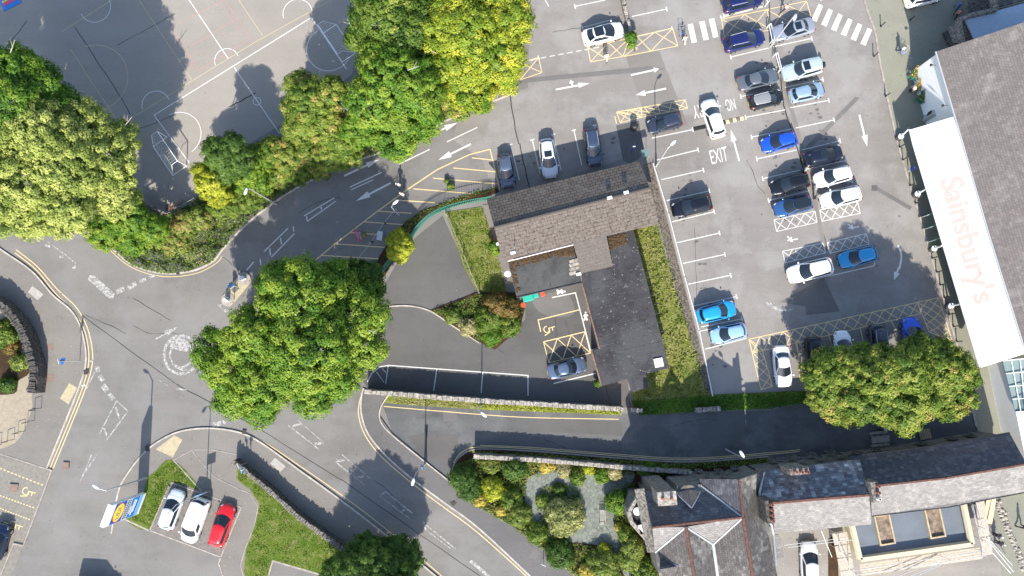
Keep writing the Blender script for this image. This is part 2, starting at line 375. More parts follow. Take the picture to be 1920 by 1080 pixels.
sheet('gravel_strip', [(1208, 310), (1222, 305), (1335, 735), (1324, 738), (1268, 545), (1238, 425)], .07, 'gravel', 0, 0)
sheet('wall_foot_verge', [(722, 742), (900, 755), (1160, 768), (1160, 778), (900, 768), (722, 756)], .08, 'rough_grass', 0, 0)
# crazy paving in the garden
m, nt, b = new_mat('crazy_paving'); b.inputs['Roughness'].default_value = .9
tc = N(nt, 'ShaderNodeTexCoord').outputs['Object']
v = N(nt, 'ShaderNodeTexVoronoi', feature='DISTANCE_TO_EDGE', Scale=2.3); v2 = N(nt, 'ShaderNodeTexVoronoi', Scale=2.3)
nt.links.new(tc, v.inputs['Vector']); nt.links.new(tc, v2.inputs['Vector'])
mr = N(nt, 'ShaderNodeMapRange'); mr.inputs[1].default_value = .02; mr.inputs[2].default_value = .06; nt.links.new(v.outputs['Distance'], mr.inputs[0])
hs = N(nt, 'ShaderNodeHueSaturation', Saturation=.12, Value=1.0); nt.links.new(v2.outputs['Color'], hs.inputs['Color']); c = mix(nt, .35, (.17, .185, .165, 1), hs.outputs[0], 'SOFT_LIGHT')
nt.links.new(mix(nt, mr.outputs[0], (.09, .10, .07, 1), mix(nt, mul(nt, noise(nt, tc, .9, 6, .8), .5), c, (.09, .10, .075, 1))), b.inputs['Base Color']); M['crazy'] = m
sheet('garden_paving', [(990, 895), (1050, 880), (1160, 880), (1190, 890), (1170, 930), (1150, 980), (1170, 1020), (1215, 1095), (1180, 1095), (1150, 1035), (1110, 1020), (1040, 1012), (1000, 985), (985, 940)], .125, 'crazy', 3)
mb = MB()
# double yellow lines, kerb edging of the parking bays
strips('yellow_edge_line', [(spline([(30, 468), (70, 500), (108, 543), (142, 575), (163, 612), (173, 655), (172, 690), (158, 735), (132, 800), (99, 880)], 5), .10),
                            (spline([(28, 474), (68, 506), (104, 550), (137, 582), (157, 616), (166, 655), (165, 690), (152, 735), (126, 800), (93, 880)], 5), .10),
                            (spline([(165, 420), (220, 464), (246, 486), (282, 502), (322, 507)][:0] or [(160, 422), (215, 477), (243, 499), (280, 514), (322, 519), (370, 512), (405, 494), (417, 480)], 5), .07),
                            (spline([(470, 818), (500, 832), (560, 872), (650, 935), (740, 1005), (840, 1090)], 5), .08),
                            (spline([(676, 745), (672, 775), (684, 815), (714, 855), (765, 900), (825, 946), (895, 998), (1000, 1092)], 5), .09),
                            (spline([(720, 762), (900, 777), (1000, 783), (1160, 786)], 5), .08),
                            (spline([(850, 868), (866, 848), (900, 838), (1000, 842), (1150, 854), (1290, 862), (1440, 852), (1500, 846)], 5), .08),
                            (spline([(900, 835), (1000, 839), (1150, 851), (1290, 859), (1440, 849), (1500, 843)], 5), .07)], 'yellow')
mb = MB()
for q, wd in [([(320, 904), (453, 951), (415, 1044), (282, 994), (320, 904)], .13), ([(232, 972), (282, 995)], .16), ([(415, 1044), (411, 1056), (424, 1095)], .14), ([(500, 1095), (512, 1051), (612, 1080)], .16),
              ([(-10, 847), (98, 882), (86, 915), (45, 1023), (27, 1019), (0, 1085)], .12), ([(327, 862), (362, 843), (400, 843), (447, 852)], .07), ([(362, 846), (400, 892), (445, 915), (470, 925), (485, 950), (478, 985), (460, 1030), (452, 1060), (462, 1095)], .07), ([(325, 861), (379, 921)], .1)]:
    mb.ribbon(PS(q), wd, .1, .145)
tag(mb.build('edging_stones', M['kerb']), kind='structure')
mb = MB(); mb.ribbon(PS(spline([(700, 583), (730, 575), (770, 574), (808, 584), (850, 612), (898, 642)], 5)), .14, 0, .09)
mb.ribbon(PS(spline([(728, 742), (714, 765), (714, 790), (735, 815), (790, 860), (850, 908)], 5)), .12, 0, .15); tag(mb.build('edging_stones', M['kerb_pale']), kind='structure')
mb = MB(); mb.ribbon(PS([(1449, 60), (1462, 120), (1475, 175), (1490, 225), (1507, 290), (1530, 390), (1545, 460)]), .45, 0, .012); tag(mb.build('bay_gutter', M['pave']), kind='structure')
for q in ([(347, 483), (384, 472), (396, 487), (364, 499)], [(293, 842), (328, 816), (343, 824), (325, 857)], [(131, 718), (146, 727), (130, 758), (114, 747)]): sheet('tactile_paving', q, .128, 'tan')
for q in ([(62, 536), (83, 552), (72, 563), (54, 548)], [(507, 868), (517, 858), (536, 874), (526, 885)]): sheet('tactile_paving', q, .128, 'tan2')
for q, mt in [([(90, 645), (101, 645), (101, 657), (90, 657)], 'brickp'), ([(90, 703), (102, 703), (102, 716), (90, 716)], 'brickp'), ([(119, 866), (131, 867), (130, 880), (118, 879)], 'brickp'), ([(19, 907), (36, 908), (33, 922), (19, 921)], 'brickp'), ([(843, 941), (851, 937), (857, 942), (850, 949)], 'grate'), ([(158, 693), (167, 693), (166, 702), (158, 702)], 'grate'),
              ([(273, 836), (280, 836), (282, 845), (274, 846)], 'grate'), ([(331, 511), (338, 510), (338, 515), (332, 516)], 'grate'), ([(455, 806), (463, 807), (461, 814), (454, 813)], 'grate'), ([(990, 1043), (1002, 1026), (1015, 1036), (1003, 1050)], 'darkpatch'), ([(1022, 1040), (1036, 1050), (1027, 1060), (1014, 1052)], 'darkpatch')]:
    if mt == 'brickp': M[mt] = M.get(mt) or simple('reddish_cover', (.21, .145, .12), .9, var=.2)
    if mt == 'grate': M[mt] = M.get(mt) or simple('iron_grate', (.05, .04, .036), .8, var=.5, scale=20)
    sheet('drain_cover', q, .134, mt)

# ------------------------------------------------------------------ road markings
WH = MB(); WW = MB(); YE = MB(); Zm = .013
def ln(mb, a, b, wd=.1): mb.ribbon(PS([a, b]), wd, Zm, Zm)
def tl(a, b, end=1, t=9):
    """bay line a-b with a T-bar at end (0 = a, 1 = b, None = no bar)"""
    ln(WH, a, b, .11)
    if end is None: return
    e = (a, b)[end]; d = Vector((b[0]-a[0], b[1]-a[1])).normalized(); n = (-d.y*t/2, d.x*t/2)
    ln(WH, (e[0]-n[0], e[1]-n[1]), (e[0]+n[0], e[1]+n[1]), .13)
for a, b in [((1222, 259), (1299, 243)), ((1231, 300), (1309, 281)), ((1240, 337), (1319, 319)), ((1250, 376), (1330, 358)), ((1260, 416), (1339, 397)), ((1270, 455), (1349, 437)), ((1280, 494), (1359, 477)), ((1290, 533), (1370, 516)), ((1300, 574), (1381, 556)), ((1315, 613), (1391, 598)), ((1185, 31), (1250, 17)), ((1078, 12), (1135, 0))]: tl(a, b, 1 if a[0] > 1100 else 0)
tl((1321, 655), (1400, 634), None); tl((1308, 622), (1360, 611), None)
for a, b in [((1370, 107), (1441, 90)), ((1389, 181), (1463, 167)), ((1398, 220), (1472, 206)), ((1409, 257), (1484, 242)), ((1419, 298), (1494, 281)), ((1430, 335), (1500, 319)), ((1441, 376), (1516, 358)), ((1357, 29), (1430, 12)), ((1352, 33), (1430, 13))]: tl(a, b, 0)
for a, b in [((1448, 88), (1522, 72)), ((1455, 126), (1532, 111)), ((1472, 164), (1543, 149)), ((1482, 202), (1554, 188)), ((1492, 240), (1564, 225)), ((1504, 281), (1575, 264)), ((1514, 317), (1586, 301)), ((1528, 355), (1597, 339))]: tl(a, b, 1)
for a, b in [((957, 271), (974, 338)), ((998, 262), (1013, 327)), ((1037, 252), (1052, 319)), ((1076, 244), (1091, 310)), ((1115, 235), (1126, 290))]: tl(a, b, 0, 8)
tl((1092, 52), (1147, 37), 0, 7); tl((995, 114), (1010, 108), 1, 8); tl((1196, 68), (1260, 53), 1, 7); tl((1020, -4), (1029, 12), None)
for i in range(7): a = 1014+i*16.5; ln(WH, (a, 109-i*3.1), (a+10, 107-i*3.1), .1)
def lattice(mb, q, n, wd=.08, rail=(1, 1, 1, 1), rows=1):
    """cross hatching: q = pixel corners a,b,c,d (a-b one long side, d-c the other)"""
    a, b, c, d = [Vector(k) for k in q]; f = lambda u, v: tuple((a*(1-u)+b*u)*(1-v)+(d*(1-u)+c*u)*v)
    for r_ in range(rows):
        v0, v1 = r_/rows, (r_+1)/rows
        for i in range(n):
            u0, u1 = i/n, (i+1)/n; ln(mb, f(u0, v0), f(u1, v1), wd); ln(mb, f(u0, v1), f(u1, v0), wd)
    for k, (s_, e_) in enumerate(((a, b), (b, c), (c, d), (d, a))):
        if rail[k]: ln(mb, tuple(s_), tuple(e_), wd)
lattice(WH, [(1451, 412), (1528, 396), (1532, 417), (1456, 434)], 4)
lattice(WH, [(1537, 394), (1608, 379), (1613, 400), (1541, 415)], 4)
lattice(WH, [(1467, 471), (1543, 456), (1548, 474), (1472, 493)], 4)
lattice(WH, [(1551, 455), (1624, 438), (1630, 458), (1556, 475)], 4)
ln(WH, (1482, 531), (1566, 515), .1); ln(WH, (1566, 515), (1640, 498), .1); ln(WH, (1640, 498), (1639, 491), .1)
lattice(YE, [(1404, 636), (1720, 567), (1727, 588), (1411, 662)], 15)
lattice(YE, [(1720, 567), (1760, 558), (1786, 642), (1742, 622)], 2, rows=4)
lattice(YE, [(1404, 636), (1429, 655), (1448, 724), (1427, 731)], 1, rows=4)
lattice(YE, [(1494, 637), (1512, 650), (1515, 690), (1500, 712)], 1, rows=3)
ln(YE, (1491, 640), (1510, 712)); ln(YE, (1553, 623), (1570, 690)); ln(YE, (1612, 612), (1625, 670)); ln(YE, (1670, 600), (1680, 620))
lattice(YE, [(1156, 210), (1285, 187), (1289, 203), (1203, 220)], 5)
ln(YE, (1153, 218), (1156, 232)); lattice(YE, [(1156, 210), (1203, 203), (1203, 220), (1163, 230)], 2)
lattice(YE, [(1102, 88), (1180, 72), (1168, 106), (1107, 116)], 2); lattice(YE, [(1194, 68), (1261, 53), (1271, 86), (1170, 106)], 2, rail=(1, 1, 1, 0))
lattice(YE, [(975, 118), (1010, 108), (1016, 136), (975, 150)], 1)
lattice(YE, [(1353, 36), (1438, 18), (1446, 56), (1358, 70)], 2); lattice(YE, [(1438, 18), (1512, 2), (1520, 30), (1446, 56)], 2, rail=(1, 1, 0, 1))
lattice(YE, [(1676, -2), (1700, -6), (1706, 24), (1690, 42)], 1, rows=2); lattice(YE, [(1700, 14), (1772, 2), (1778, 20), (1692, 42)], 3)
# hatched bay beside the entrance road
q = [(582, 496), (625, 460), (700, 402), (760, 358), (820, 318), (880, 290), (919, 280)]; YE.ribbon(PS(q), .12, Zm, Zm); ln(YE, (919, 280), (937, 356), .12)
for a, b in [((885, 296), (922, 300)), ((850, 315), (928, 322)), ((812, 334), (934, 345)), ((775, 354), (896, 364)), ((740, 375), (815, 380)), ((710, 396), (772, 400)), ((682, 416), (755, 421)), ((655, 436), (712, 440)), ((626, 457), (725, 464)), ((603, 479), (709, 485))]: ln(YE, a, b, .11)
# zebra bars
for i in range(6): x, y = 1530+i*18.4, 7+i*9; WH.prism(PS([(x+5, y), (x+13, y+4), (x+1, y+34), (x-9, y+30)]), Zm, Zm)
for x, y in ((1289, 46), (1311, 41), (1329, 36)): WH.prism(PS([(x, y), (x+10, y-2), (x+18, y+33), (x+8, y+35)]), Zm, Zm)
WH.prism(PS([(1538, 2), (1548, -4), (1552, -30), (1544, -30)]), Zm, Zm)
def arrow(mb, tail, tip, hl=26, hw=12, wd=.2, bend=None):
    t = Vector(tip); a = Vector(tail); d = (t-a).normalized(); n = Vector((-d.y, d.x)); nk = t-d*hl
    mb.ribbon(PS([tail, tuple(nk)]), wd, Zm, Zm); mb.prism(PS([tuple(t), tuple(nk+n*hw/2), tuple(nk-n*hw/2)]), Zm, Zm)
arrow(WH, (1042, 168), (1106, 156), 22, 10); arrow(WH, (1073, 160), (1070, 150), 6, 10, .2)
arrow(WH, (1183, 141), (1236, 129), 10, 10); arrow(WH, (1249, 166), (1192, 178), 18, 11)
arrow(WH, (1611, 215), (1626, 275), 22, 12); arrow(WH, (1386, 302), (1370, 243), 22, 11, .18)
arrow(WH, (645, 330), (711, 299), 25, 11); arrow(WH, (733, 343), (667, 377), 28, 12); arrow(WH, (883, 270), (822, 300), 25, 12); arrow(WH, (820, 247), (858, 230), 25, 12)
ln(WH, (838, 266), (895, 239), .12); ln(WH, (748, 308), (806, 280), .13)
q = spline([(1684, 460), (1690, 480), (1686, 505)], 5); WH.ribbon(PS(q), .2, Zm, Zm); arrow(WH, (1686, 500), (1676, 525), 15, 12)
q = spline([(1490, 580), (1465, 582), (1450, 578)], 5); WW.ribbon(PS(q), .2, Zm, Zm); arrow(WW, (1462, 580), (1433, 565), 20, 12)
# centre markings of the roads
for a, b, wd in [((656, 351), (716, 323), .12), ((658, 356), (700, 337), .1), ((570, 405), (627, 371), .11), ((576, 415), (630, 377), .12), ((575, 405), (576, 414), .12), ((602, 388), (603, 393), .14), ((495, 472), (540, 428), .12), ((509, 482), (552, 438), .12), ((506, 466), (507, 479), .14), ((526, 446), (528, 458), .14), ((550, 425), (551, 434), .14), ((488, 485), (489, 497), .14), ((462, 507), (476, 491), .13)]: ln(WH, a, b, wd)
for a, b, wd in [((89, 453), (123, 478), .12), ((123, 478), (144, 495), .12), ((84, 460), (94, 462), .3), ((112, 482), (119, 480), .3), ((136, 504), (144, 498), .3), ((218, 548), (233, 541), .55), ((240, 540), (256, 531), .5), ((262, 527), (274, 524), .4), ((280, 520), (292, 515), .3),
                 ((182, 686), (184, 697), .5), ((187, 704), (193, 714), .5), ((193, 722), (201, 733), .6), ((205, 738), (213, 749), .45), ((178, 697), (162, 730), .12), ((168, 678), (176, 674), .2), ((150, 724), (161, 722), .25),
                 ((219, 751), (240, 771), .14), ((240, 771), (200, 825), .14), ((219, 751), (186, 815), .12), ((217, 763), (224, 785), .22), ((195, 803), (201, 817), .2), ((172, 852), (150, 905), .14), ((182, 852), (160, 885), .12),
                 ((540, 797), (598, 842), .16), ((548, 799), (566, 794), .2), ((559, 788), (607, 830), .07), ((590, 832), (607, 830), .3), ((629, 866), (684, 909), .13), ((641, 852), (694, 897), .12), ((631, 864), (646, 862), .28), ((671, 895), (682, 893), .25),
                 ((713, 931), (768, 972), .1), ((722, 921), (774, 963), .15), ((713, 927), (721, 925), .25), ((752, 958), (760, 956), .22), ((797, 992), (852, 1034), .1), ((799, 984), (854, 1029), .13), ((796, 990), (799, 989), .25), ((882, 1051), (918, 1082), .35),
                 ((409, 575), (432, 558), .12), ((408, 570), (420, 582), .12), ((420, 583), (435, 580), .3), ((398, 797), (415, 793), .55), ((417, 790), (424, 793), .3), ((330, 729), (350, 731), .18), ((297, 712), (318, 725), .06),
                 ((380, 622), (390, 634), .15)]: ln(WW, a, b, wd)
WW.prism(PS([(168, 516), (176, 516), (216, 551), (212, 560), (204, 559), (165, 524)]), Zm, Zm)
arrow(WW, (292, 636), (335, 612), 28, 12, .15)
for rr, wd in ((46, .30), (30, .22)):      # worn mini-roundabout rings
    pts = [(340+rr*.7*math.cos(t), 665+rr*.78*math.sin(t)) for t in [k*.26 for k in range(25)]]
    WW.ribbon(PS(pts), wd, Zm, Zm, wob=.05)
WW.prism(PS([(318, 640), (330, 633), (345, 634), (358, 645), (364, 642), (352, 660), (335, 657), (320, 652)]), Zm, Zm)
WW.prism(PS([(322, 683), (330, 690), (345, 697), (352, 692), (338, 690), (327, 680)]), Zm, Zm)
# staff bays by the low building
for q, wd in [([(689, 716), (697, 700), (712, 688), (728, 685), (990, 704), (990, 742)], .11), ([(728, 686), (723, 720)], .1), ([(819, 692), (813, 733)], .1), ([(905, 698), (902, 737)], .1), ([(706, 697), (720, 717)], .07), ([(716, 690), (724, 699)], .07)]: WH.ribbon(PS(q), wd, Zm, Zm)
WH.ribbon(PS([(1035, 558), (1079, 549), (1107, 657)]), .12, Zm, Zm); ln(WH, (1038, 719), (1117, 700), .12)
YE.ribbon(PS([(1086, 581), (1009, 600), (1014, 622)]), .11, Zm, Zm); ln(YE, (1019, 641), (1097, 622), .11); ln(YE, (1019, 641), (1029, 680), .08)
lattice(YE, [(1019, 641), (1097, 622), (1107, 662), (1029, 680)], 3, rail=(1, 1, 1, 0), wd=.09)
# playground courts
CW = MB(); CY = MB(); CR = MB()
def arc(mb, c, r, a0, a1, wd=.07, n=18):
    o = P(*c); mb.ribbon([(o.x+r*math.cos(R(a0+(a1-a0)*k/n)), o.y+r*math.sin(R(a0+(a1-a0)*k/n))) for k in range(n+1)], wd, Zm, Zm)
for a, b in [((262, -10), (361, 150)), ((452, 142), (287, 215)), ((452, 142), (600, 60)), ((500, 122), (290, 215))][:0]: pass
for q in ([(352, -4), (428, 110)], [(289, 216), (584, 33), (650, 130)], [(289, 216), (355, 305)], [(439, 126), (524, 250)]): CW.ribbon(PS(q), .09, Zm, Zm)
arc(CW, (425, 113), 1.4, 20, 205); arc(CW, (292, 196), 1.6, 20, 200); arc(CW, (558, 25), 1.7, 10, 200); arc(CW, (179, 14), 1.8, 205, 395, .06); arc(CW, (482, 190), .45, 0, 360, .06); arc(CW, (335, 252), 2.6, -52, 118, .07); arc(CW, (617, 92), 2.6, 120, 330, .07)
for q in ([(210, 0), (156, 34), (115, 60)], [(133, 93), (225, 235)], [(258, -4), (360, 150)], [(225, 235), (480, 78), (640, -10)], [(445, -4), (492, 66)]): CY.ribbon(PS(q), .07, Zm, Zm)
arc(CY, (176, 147), 4.0, -70, 108, .07)
for q in ([(315, 55), (420, 0)], [(356, 88), (440, 37)], [(334, 62), (372, 132)], [(322, 55), (362, 130)], [(372, 132), (475, 70)], [(425, 5), (470, 70)], [(412, 3), (455, 68)]): CR.ribbon(PS(q), .06, Zm, Zm)
arc(CR, (368, 22), .4, 0, 360, .05)
for mb_, nm, mt in ((CW, 'court_lines', 'white_court'), (CY, 'court_lines', 'cream'), (CR, 'court_lines', 'red_court')): tag(mb_.build(nm, M[mt]), kind='structure')
# dashed disabled bays lower left
for a, b in [((0, 878), (84, 911)), ((0, 929), (66, 953)), ((0, 953), (58, 975))]:
    for k in range(12): u, v = k/12, (k+.55)/12; ln(YE, (a[0]+(b[0]-a[0])*u, a[1]+(b[1]-a[1])*u), (a[0]+(b[0]-a[0])*v, a[1]+(b[1]-a[1])*v), .12)
def wheelchair(mb, c, s, rot, flip=1):
    ca, sa = math.cos(rot), math.sin(rot); f = lambda x, y: (c[0]+s*(x*flip*ca-y*sa), c[1]+s*(x*flip*sa+y*ca))
    for q in ([f(.45*math.cos(t), .45*math.sin(t)+.2) for t in [-1.2+k*.38 for k in range(13)]], [f(-.15, -1), f(-.1, -.1), f(.5, -.1), (f(.8, .7))], [f(-.15, -.6), f(.35, -.6)]): mb.ribbon(PS(q), .1, Zm, Zm)
wheelchair(YE, (52, 922), 15, 1.9); wheelchair(YE, (28, 985), 15, 1.9); wheelchair(YE, (1028, 617), 13, 1.35)
def person_mark(mb, c, s, rot):
    ca, sa = math.cos(rot), math.sin(rot); f = lambda x, y: (c[0]+s*(x*ca-y*sa), c[1]+s*(x*sa+y*ca))
    mb.prism(PS([f(.22*math.cos(t), -1+.22*math.sin(t)) for t in [k*.785 for k in range(8)]]), Zm, Zm)
    for q in ([f(0, -.7), f(0, .05)], [f(0, 0), f(-.4, .9)], [f(0, 0), f(.45, .85)], [f(0, -.6), f(-.45, -.1)], [f(0, -.6), f(.5, -.2)]): mb.ribbon(PS(q), .2, Zm, Zm)
person_mark(WH, (1098, 594), 8, 0); person_mark(WH, (1051, 547), 8, 1.5)
def text_mesh(body):
    cu = bpy.data.curves.new('t', 'FONT'); cu.body = body; cu.offset = .028 if body.startswith('Sain') else 0; o = bpy.data.objects.new('t', cu); COL.objects.link(o)
    me = bpy.data.meshes.new_from_object(o.evaluated_get(bpy.context.evaluated_depsgraph_get())); bpy.data.objects.remove(o)
    v = [tuple(x.co) for x in me.vertices]; f = [tuple(p.vertices) for p in me.polygons]
    xs = [p[0] for p in v]; ys = [p[1] for p in v]; x0, x1, y0, y1 = min(xs), max(xs), min(ys), max(ys)
    return [((p[0]-x0)/(x1-x0), (p[1]-y0)/(y1-y0)) for p in v], f
def text_on(mb, body, tl_, tr, br, bl):
    """lettering laid on the flat quad given by four world corners"""
    v, f = text_mesh(body); tl_, tr, br, bl = map(Vector, (tl_, tr, br, bl))
    mb.add([(bl*(1-u)+br*u)*(1-w_)+(tl_*(1-u)+tr*u)*w_ for u, w_ in v], f)
def road_text(mb, body, q): text_on(mb, body, *[P(a, b, Zm) for a, b in q])
road_text(WH, 'EXIT', [(1329, 283), (1361, 274), (1366, 301), (1335, 308)])
road_text(WH, 'NO', [(1381, 205), (1364, 209), (1358, 187), (1376, 184)])
road_text(WH, 'ENTRY', [(1352, 212), (1302, 223), (1297, 199), (1346, 188)])
for c_ in ((1482, 447), (1596, 424)):
    for a, b in [((-6, -4), (4, 6)), ((-6, 4), (14, 1)), ((0, 6), (2, -3))]: ln(WH, (c_[0]+a[0], c_[1]+a[1]), (c_[0]+b[0], c_[1]+b[1]), .14)
tag(WH.build('white_road_markings', M['white']), kind='structure'); tag(WW.build('worn_road_markings', M['white_worn']), kind='structure'); tag(YE.build('yellow_road_markings', M['yellow']), kind='structure')
# ================================================================== VEGETATION
def leaf_mat(name, dark, mid, light, tr=.2, third=None):
    m = bpy.data.materials.new(name); m.use_nodes = True; nt = m.node_tree; nt.nodes.remove(nt.nodes['Principled BSDF']); out = nt.nodes['Material Output']
    at = N(nt, 'ShaderNodeAttribute', attribute_name='tint')
    rp = nt.nodes.new('ShaderNodeValToRGB'); cr = rp.color_ramp
    cr.elements[0].position = .0; cr.elements[0].color = tuple(dark)+(1,); cr.elements[1].position = 1; cr.elements[1].color = tuple(light)+(1,)
    e = cr.elements.new(.5); e.color = tuple(mid)+(1,)
    if third: e = cr.elements.new(.93); e.color = tuple(light)+(1,); cr.elements[-1].color = tuple(third)+(1,)
    nt.links.new(at.outputs['Fac'], rp.inputs[0])
    d = nt.nodes.new('ShaderNodeBsdfDiffuse'); t = nt.nodes.new('ShaderNodeBsdfTranslucent'); g = N(nt, 'ShaderNodeBsdfGlossy', Roughness=.45)
    mx = N(nt, 'ShaderNodeMixShader'); mx.inputs[0].default_value = tr; m2 = N(nt, 'ShaderNodeMixShader'); m2.inputs[0].default_value = .012
    nt.links.new(rp.outputs[0], d.inputs[0]); nt.links.new(mix(nt, .5, rp.outputs[0], (.25, .35, .03, 1)), t.inputs[0])
    nt.links.new(d.outputs[0], mx.inputs[1]); nt.links.new(t.outputs[0], mx.inputs[2]); nt.links.new(mx.outputs[0], m2.inputs[1]); nt.links.new(g.outputs[0], m2.inputs[2]); nt.links.new(m2.outputs[0], out.inputs[0])
    return m
LM = {
 'maple': leaf_mat('bright_green_leaves', (.022, .075, .010), (.085, .18, .020), (.23, .31, .040)),
 'gold': leaf_mat('yellow_green_leaves', (.06, .13, .014), (.19, .26, .026), (.45, .43, .045)),
 'olive': leaf_mat('pale_olive_leaves', (.05, .09, .02), (.19, .245, .05), (.40, .44, .12)),
 'dark': leaf_mat('dark_green_leaves', (.022, .055, .014), (.055, .11, .022), (.11, .18, .035)),
 'mid': leaf_mat('mid_green_leaves', (.025, .065, .012), (.10, .165, .025), (.23, .28, .05), third=(.34, .29, .08)),
 'lime': leaf_mat('lime_yellow_leaves', (.16, .20, .015), (.32, .35, .03), (.50, .50, .06)),
 'straw': leaf_mat('straw_coloured_foliage', (.20, .18, .07), (.34, .31, .14), (.50, .46, .24)),
 'hay': leaf_mat('pale_feathery_foliage', (.12, .14, .04), (.27, .29, .10), (.46, .46, .19)),
 'yellow': leaf_mat('golden_foliage', (.20, .17, .03), (.40, .32, .06), (.60, .46, .12)),
 'russet': leaf_mat('reddish_foliage', (.10, .07, .025), (.17, .13, .035), (.30, .15, .06)),
 'ivy': leaf_mat('ivy_and_bramble_leaves', (.05, .10, .018), (.14, .19, .035), (.27, .30, .08), third=(.30, .19, .08)),
 'grass': leaf_mat('grass_blades', (.10, .15, .03), (.21, .22, .06), (.44, .37, .19)),
 'lawn': leaf_mat('short_lawn_blades', (.075, .15, .018), (.14, .21, .03), (.28, .28, .09)),
 'litter': leaf_mat('fallen_leaves', (.12, .05, .02), (.28, .12, .045), (.42, .22, .09)),
}
def leaves_mesh(name, pos, nrm, size, tint, mat, parent=None):
    """one mesh of many small folded leaves"""
    n = len(pos); nrm = nrm/np.maximum(np.linalg.norm(nrm, axis=1, keepdims=True), 1e-6)
    r = rng.normal(size=(n, 3)); t = np.cross(nrm, r); t /= np.maximum(np.linalg.norm(t, axis=1, keepdims=True), 1e-6); b = np.cross(nrm, t)
    s = size.reshape(-1, 1)
    v = np.empty((n, 4, 3)); v[:, 0] = pos-t*s*.62; v[:, 1] = pos+b*s*.36+nrm*s*.12; v[:, 2] = pos+t*s*.62; v[:, 3] = pos-b*s*.36+nrm*s*.12
    me = bpy.data.meshes.new(name); me.vertices.add(4*n); me.vertices.foreach_set('co', v.ravel().astype(np.float32))
    me.loops.add(4*n); me.loops.foreach_set('vertex_index', np.arange(4*n, dtype=np.int32))
    me.polygons.add(n); me.polygons.foreach_set('loop_start', np.arange(0, 4*n, 4, dtype=np.int32)); me.polygons.foreach_set('loop_total', np.full(n, 4, dtype=np.int32))
    a = me.attributes.new('tint', 'FLOAT', 'FACE'); a.data.foreach_set('value', np.clip(tint, 0, 1).astype(np.float32)); me.update(calc_edges=True)
    return link(name, me, mat, parent)
def crown_points(lobes, clump, per, leaf, lo=-.35, gap=.0, dens=1.0):
    """lobes: (cx,cy,cz,rx,rz). Leaves sit in clumps over the skin of every lobe"""
    PO, NO, TI, SZ = [], [], [], []
    L = np.array(lobes)
    for i, (cx, cy, cz, rx, rz) in enumerate(lobes):
        n = max(5, int(dens*7.5*(rx/clump)**2))
        d = rng.normal(size=(n*2, 3)); d /= np.linalg.norm(d, axis=1, keepdims=True); d = d[d[:, 2] > lo][:n]
        k = len(d); ph_ = rng.uniform(0, 6.3, 3); wv = .5+.5*np.sin(d[:, :1]*5+ph_[0])*np.sin(d[:, 1:2]*5+ph_[1])+.15*np.sin(d[:, 2:]*9+ph_[2]); rad = rng.uniform(.74, 1.13, (k, 1))*(.86+.20*np.clip(wv, 0, 1)); c = np.array([cx, cy, cz])+d*rad*np.array([rx, rx, rz])
        keep = np.ones(k, bool)
        for j, q in enumerate(L):
            if j == i: continue
            e = (c-q[:3])/np.array([q[3], q[3], q[4]]); keep &= (np.linalg.norm(e, axis=1) > .72)
        keep &= (c[:, 2] > .15)
        if gap: keep &= rng.uniform(size=k) > gap
        c = c[keep]; d = d[keep]; k = len(c)
        if not k: continue
        cr = clump*rng.uniform(.6, 1.25, k); m = np.maximum(6, (per*(cr/clump)**2)).astype(int); ct = rng.normal(.45, .2, k)+.16*np.sin(c[:, 0]*.9+ph_[1])*np.sin(c[:, 1]*.8+ph_[2])
        idx = np.repeat(np.arange(k), m); T = len(idx)
        u = rng.normal(size=(T, 3)); u /= np.linalg.norm(u, axis=1, keepdims=True); u[:, 2] = np.where(u[:, 2] < -.3, -u[:, 2]*.5, u[:, 2])
        rr = rng.uniform(.35, 1, (T, 1))**.6
        PO.append(c[idx]+u*rr*cr[idx][:, None]*np.array([1.1, 1.1, .75])); NO.append(u*1.0+d[idx]*.75+np.array([0, 0, .25])+rng.normal(size=(T, 3))*.24)
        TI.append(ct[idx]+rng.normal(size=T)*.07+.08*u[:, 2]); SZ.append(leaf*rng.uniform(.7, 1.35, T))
    return np.concatenate(PO), np.concatenate(NO), np.concatenate(SZ), np.concatenate(TI)
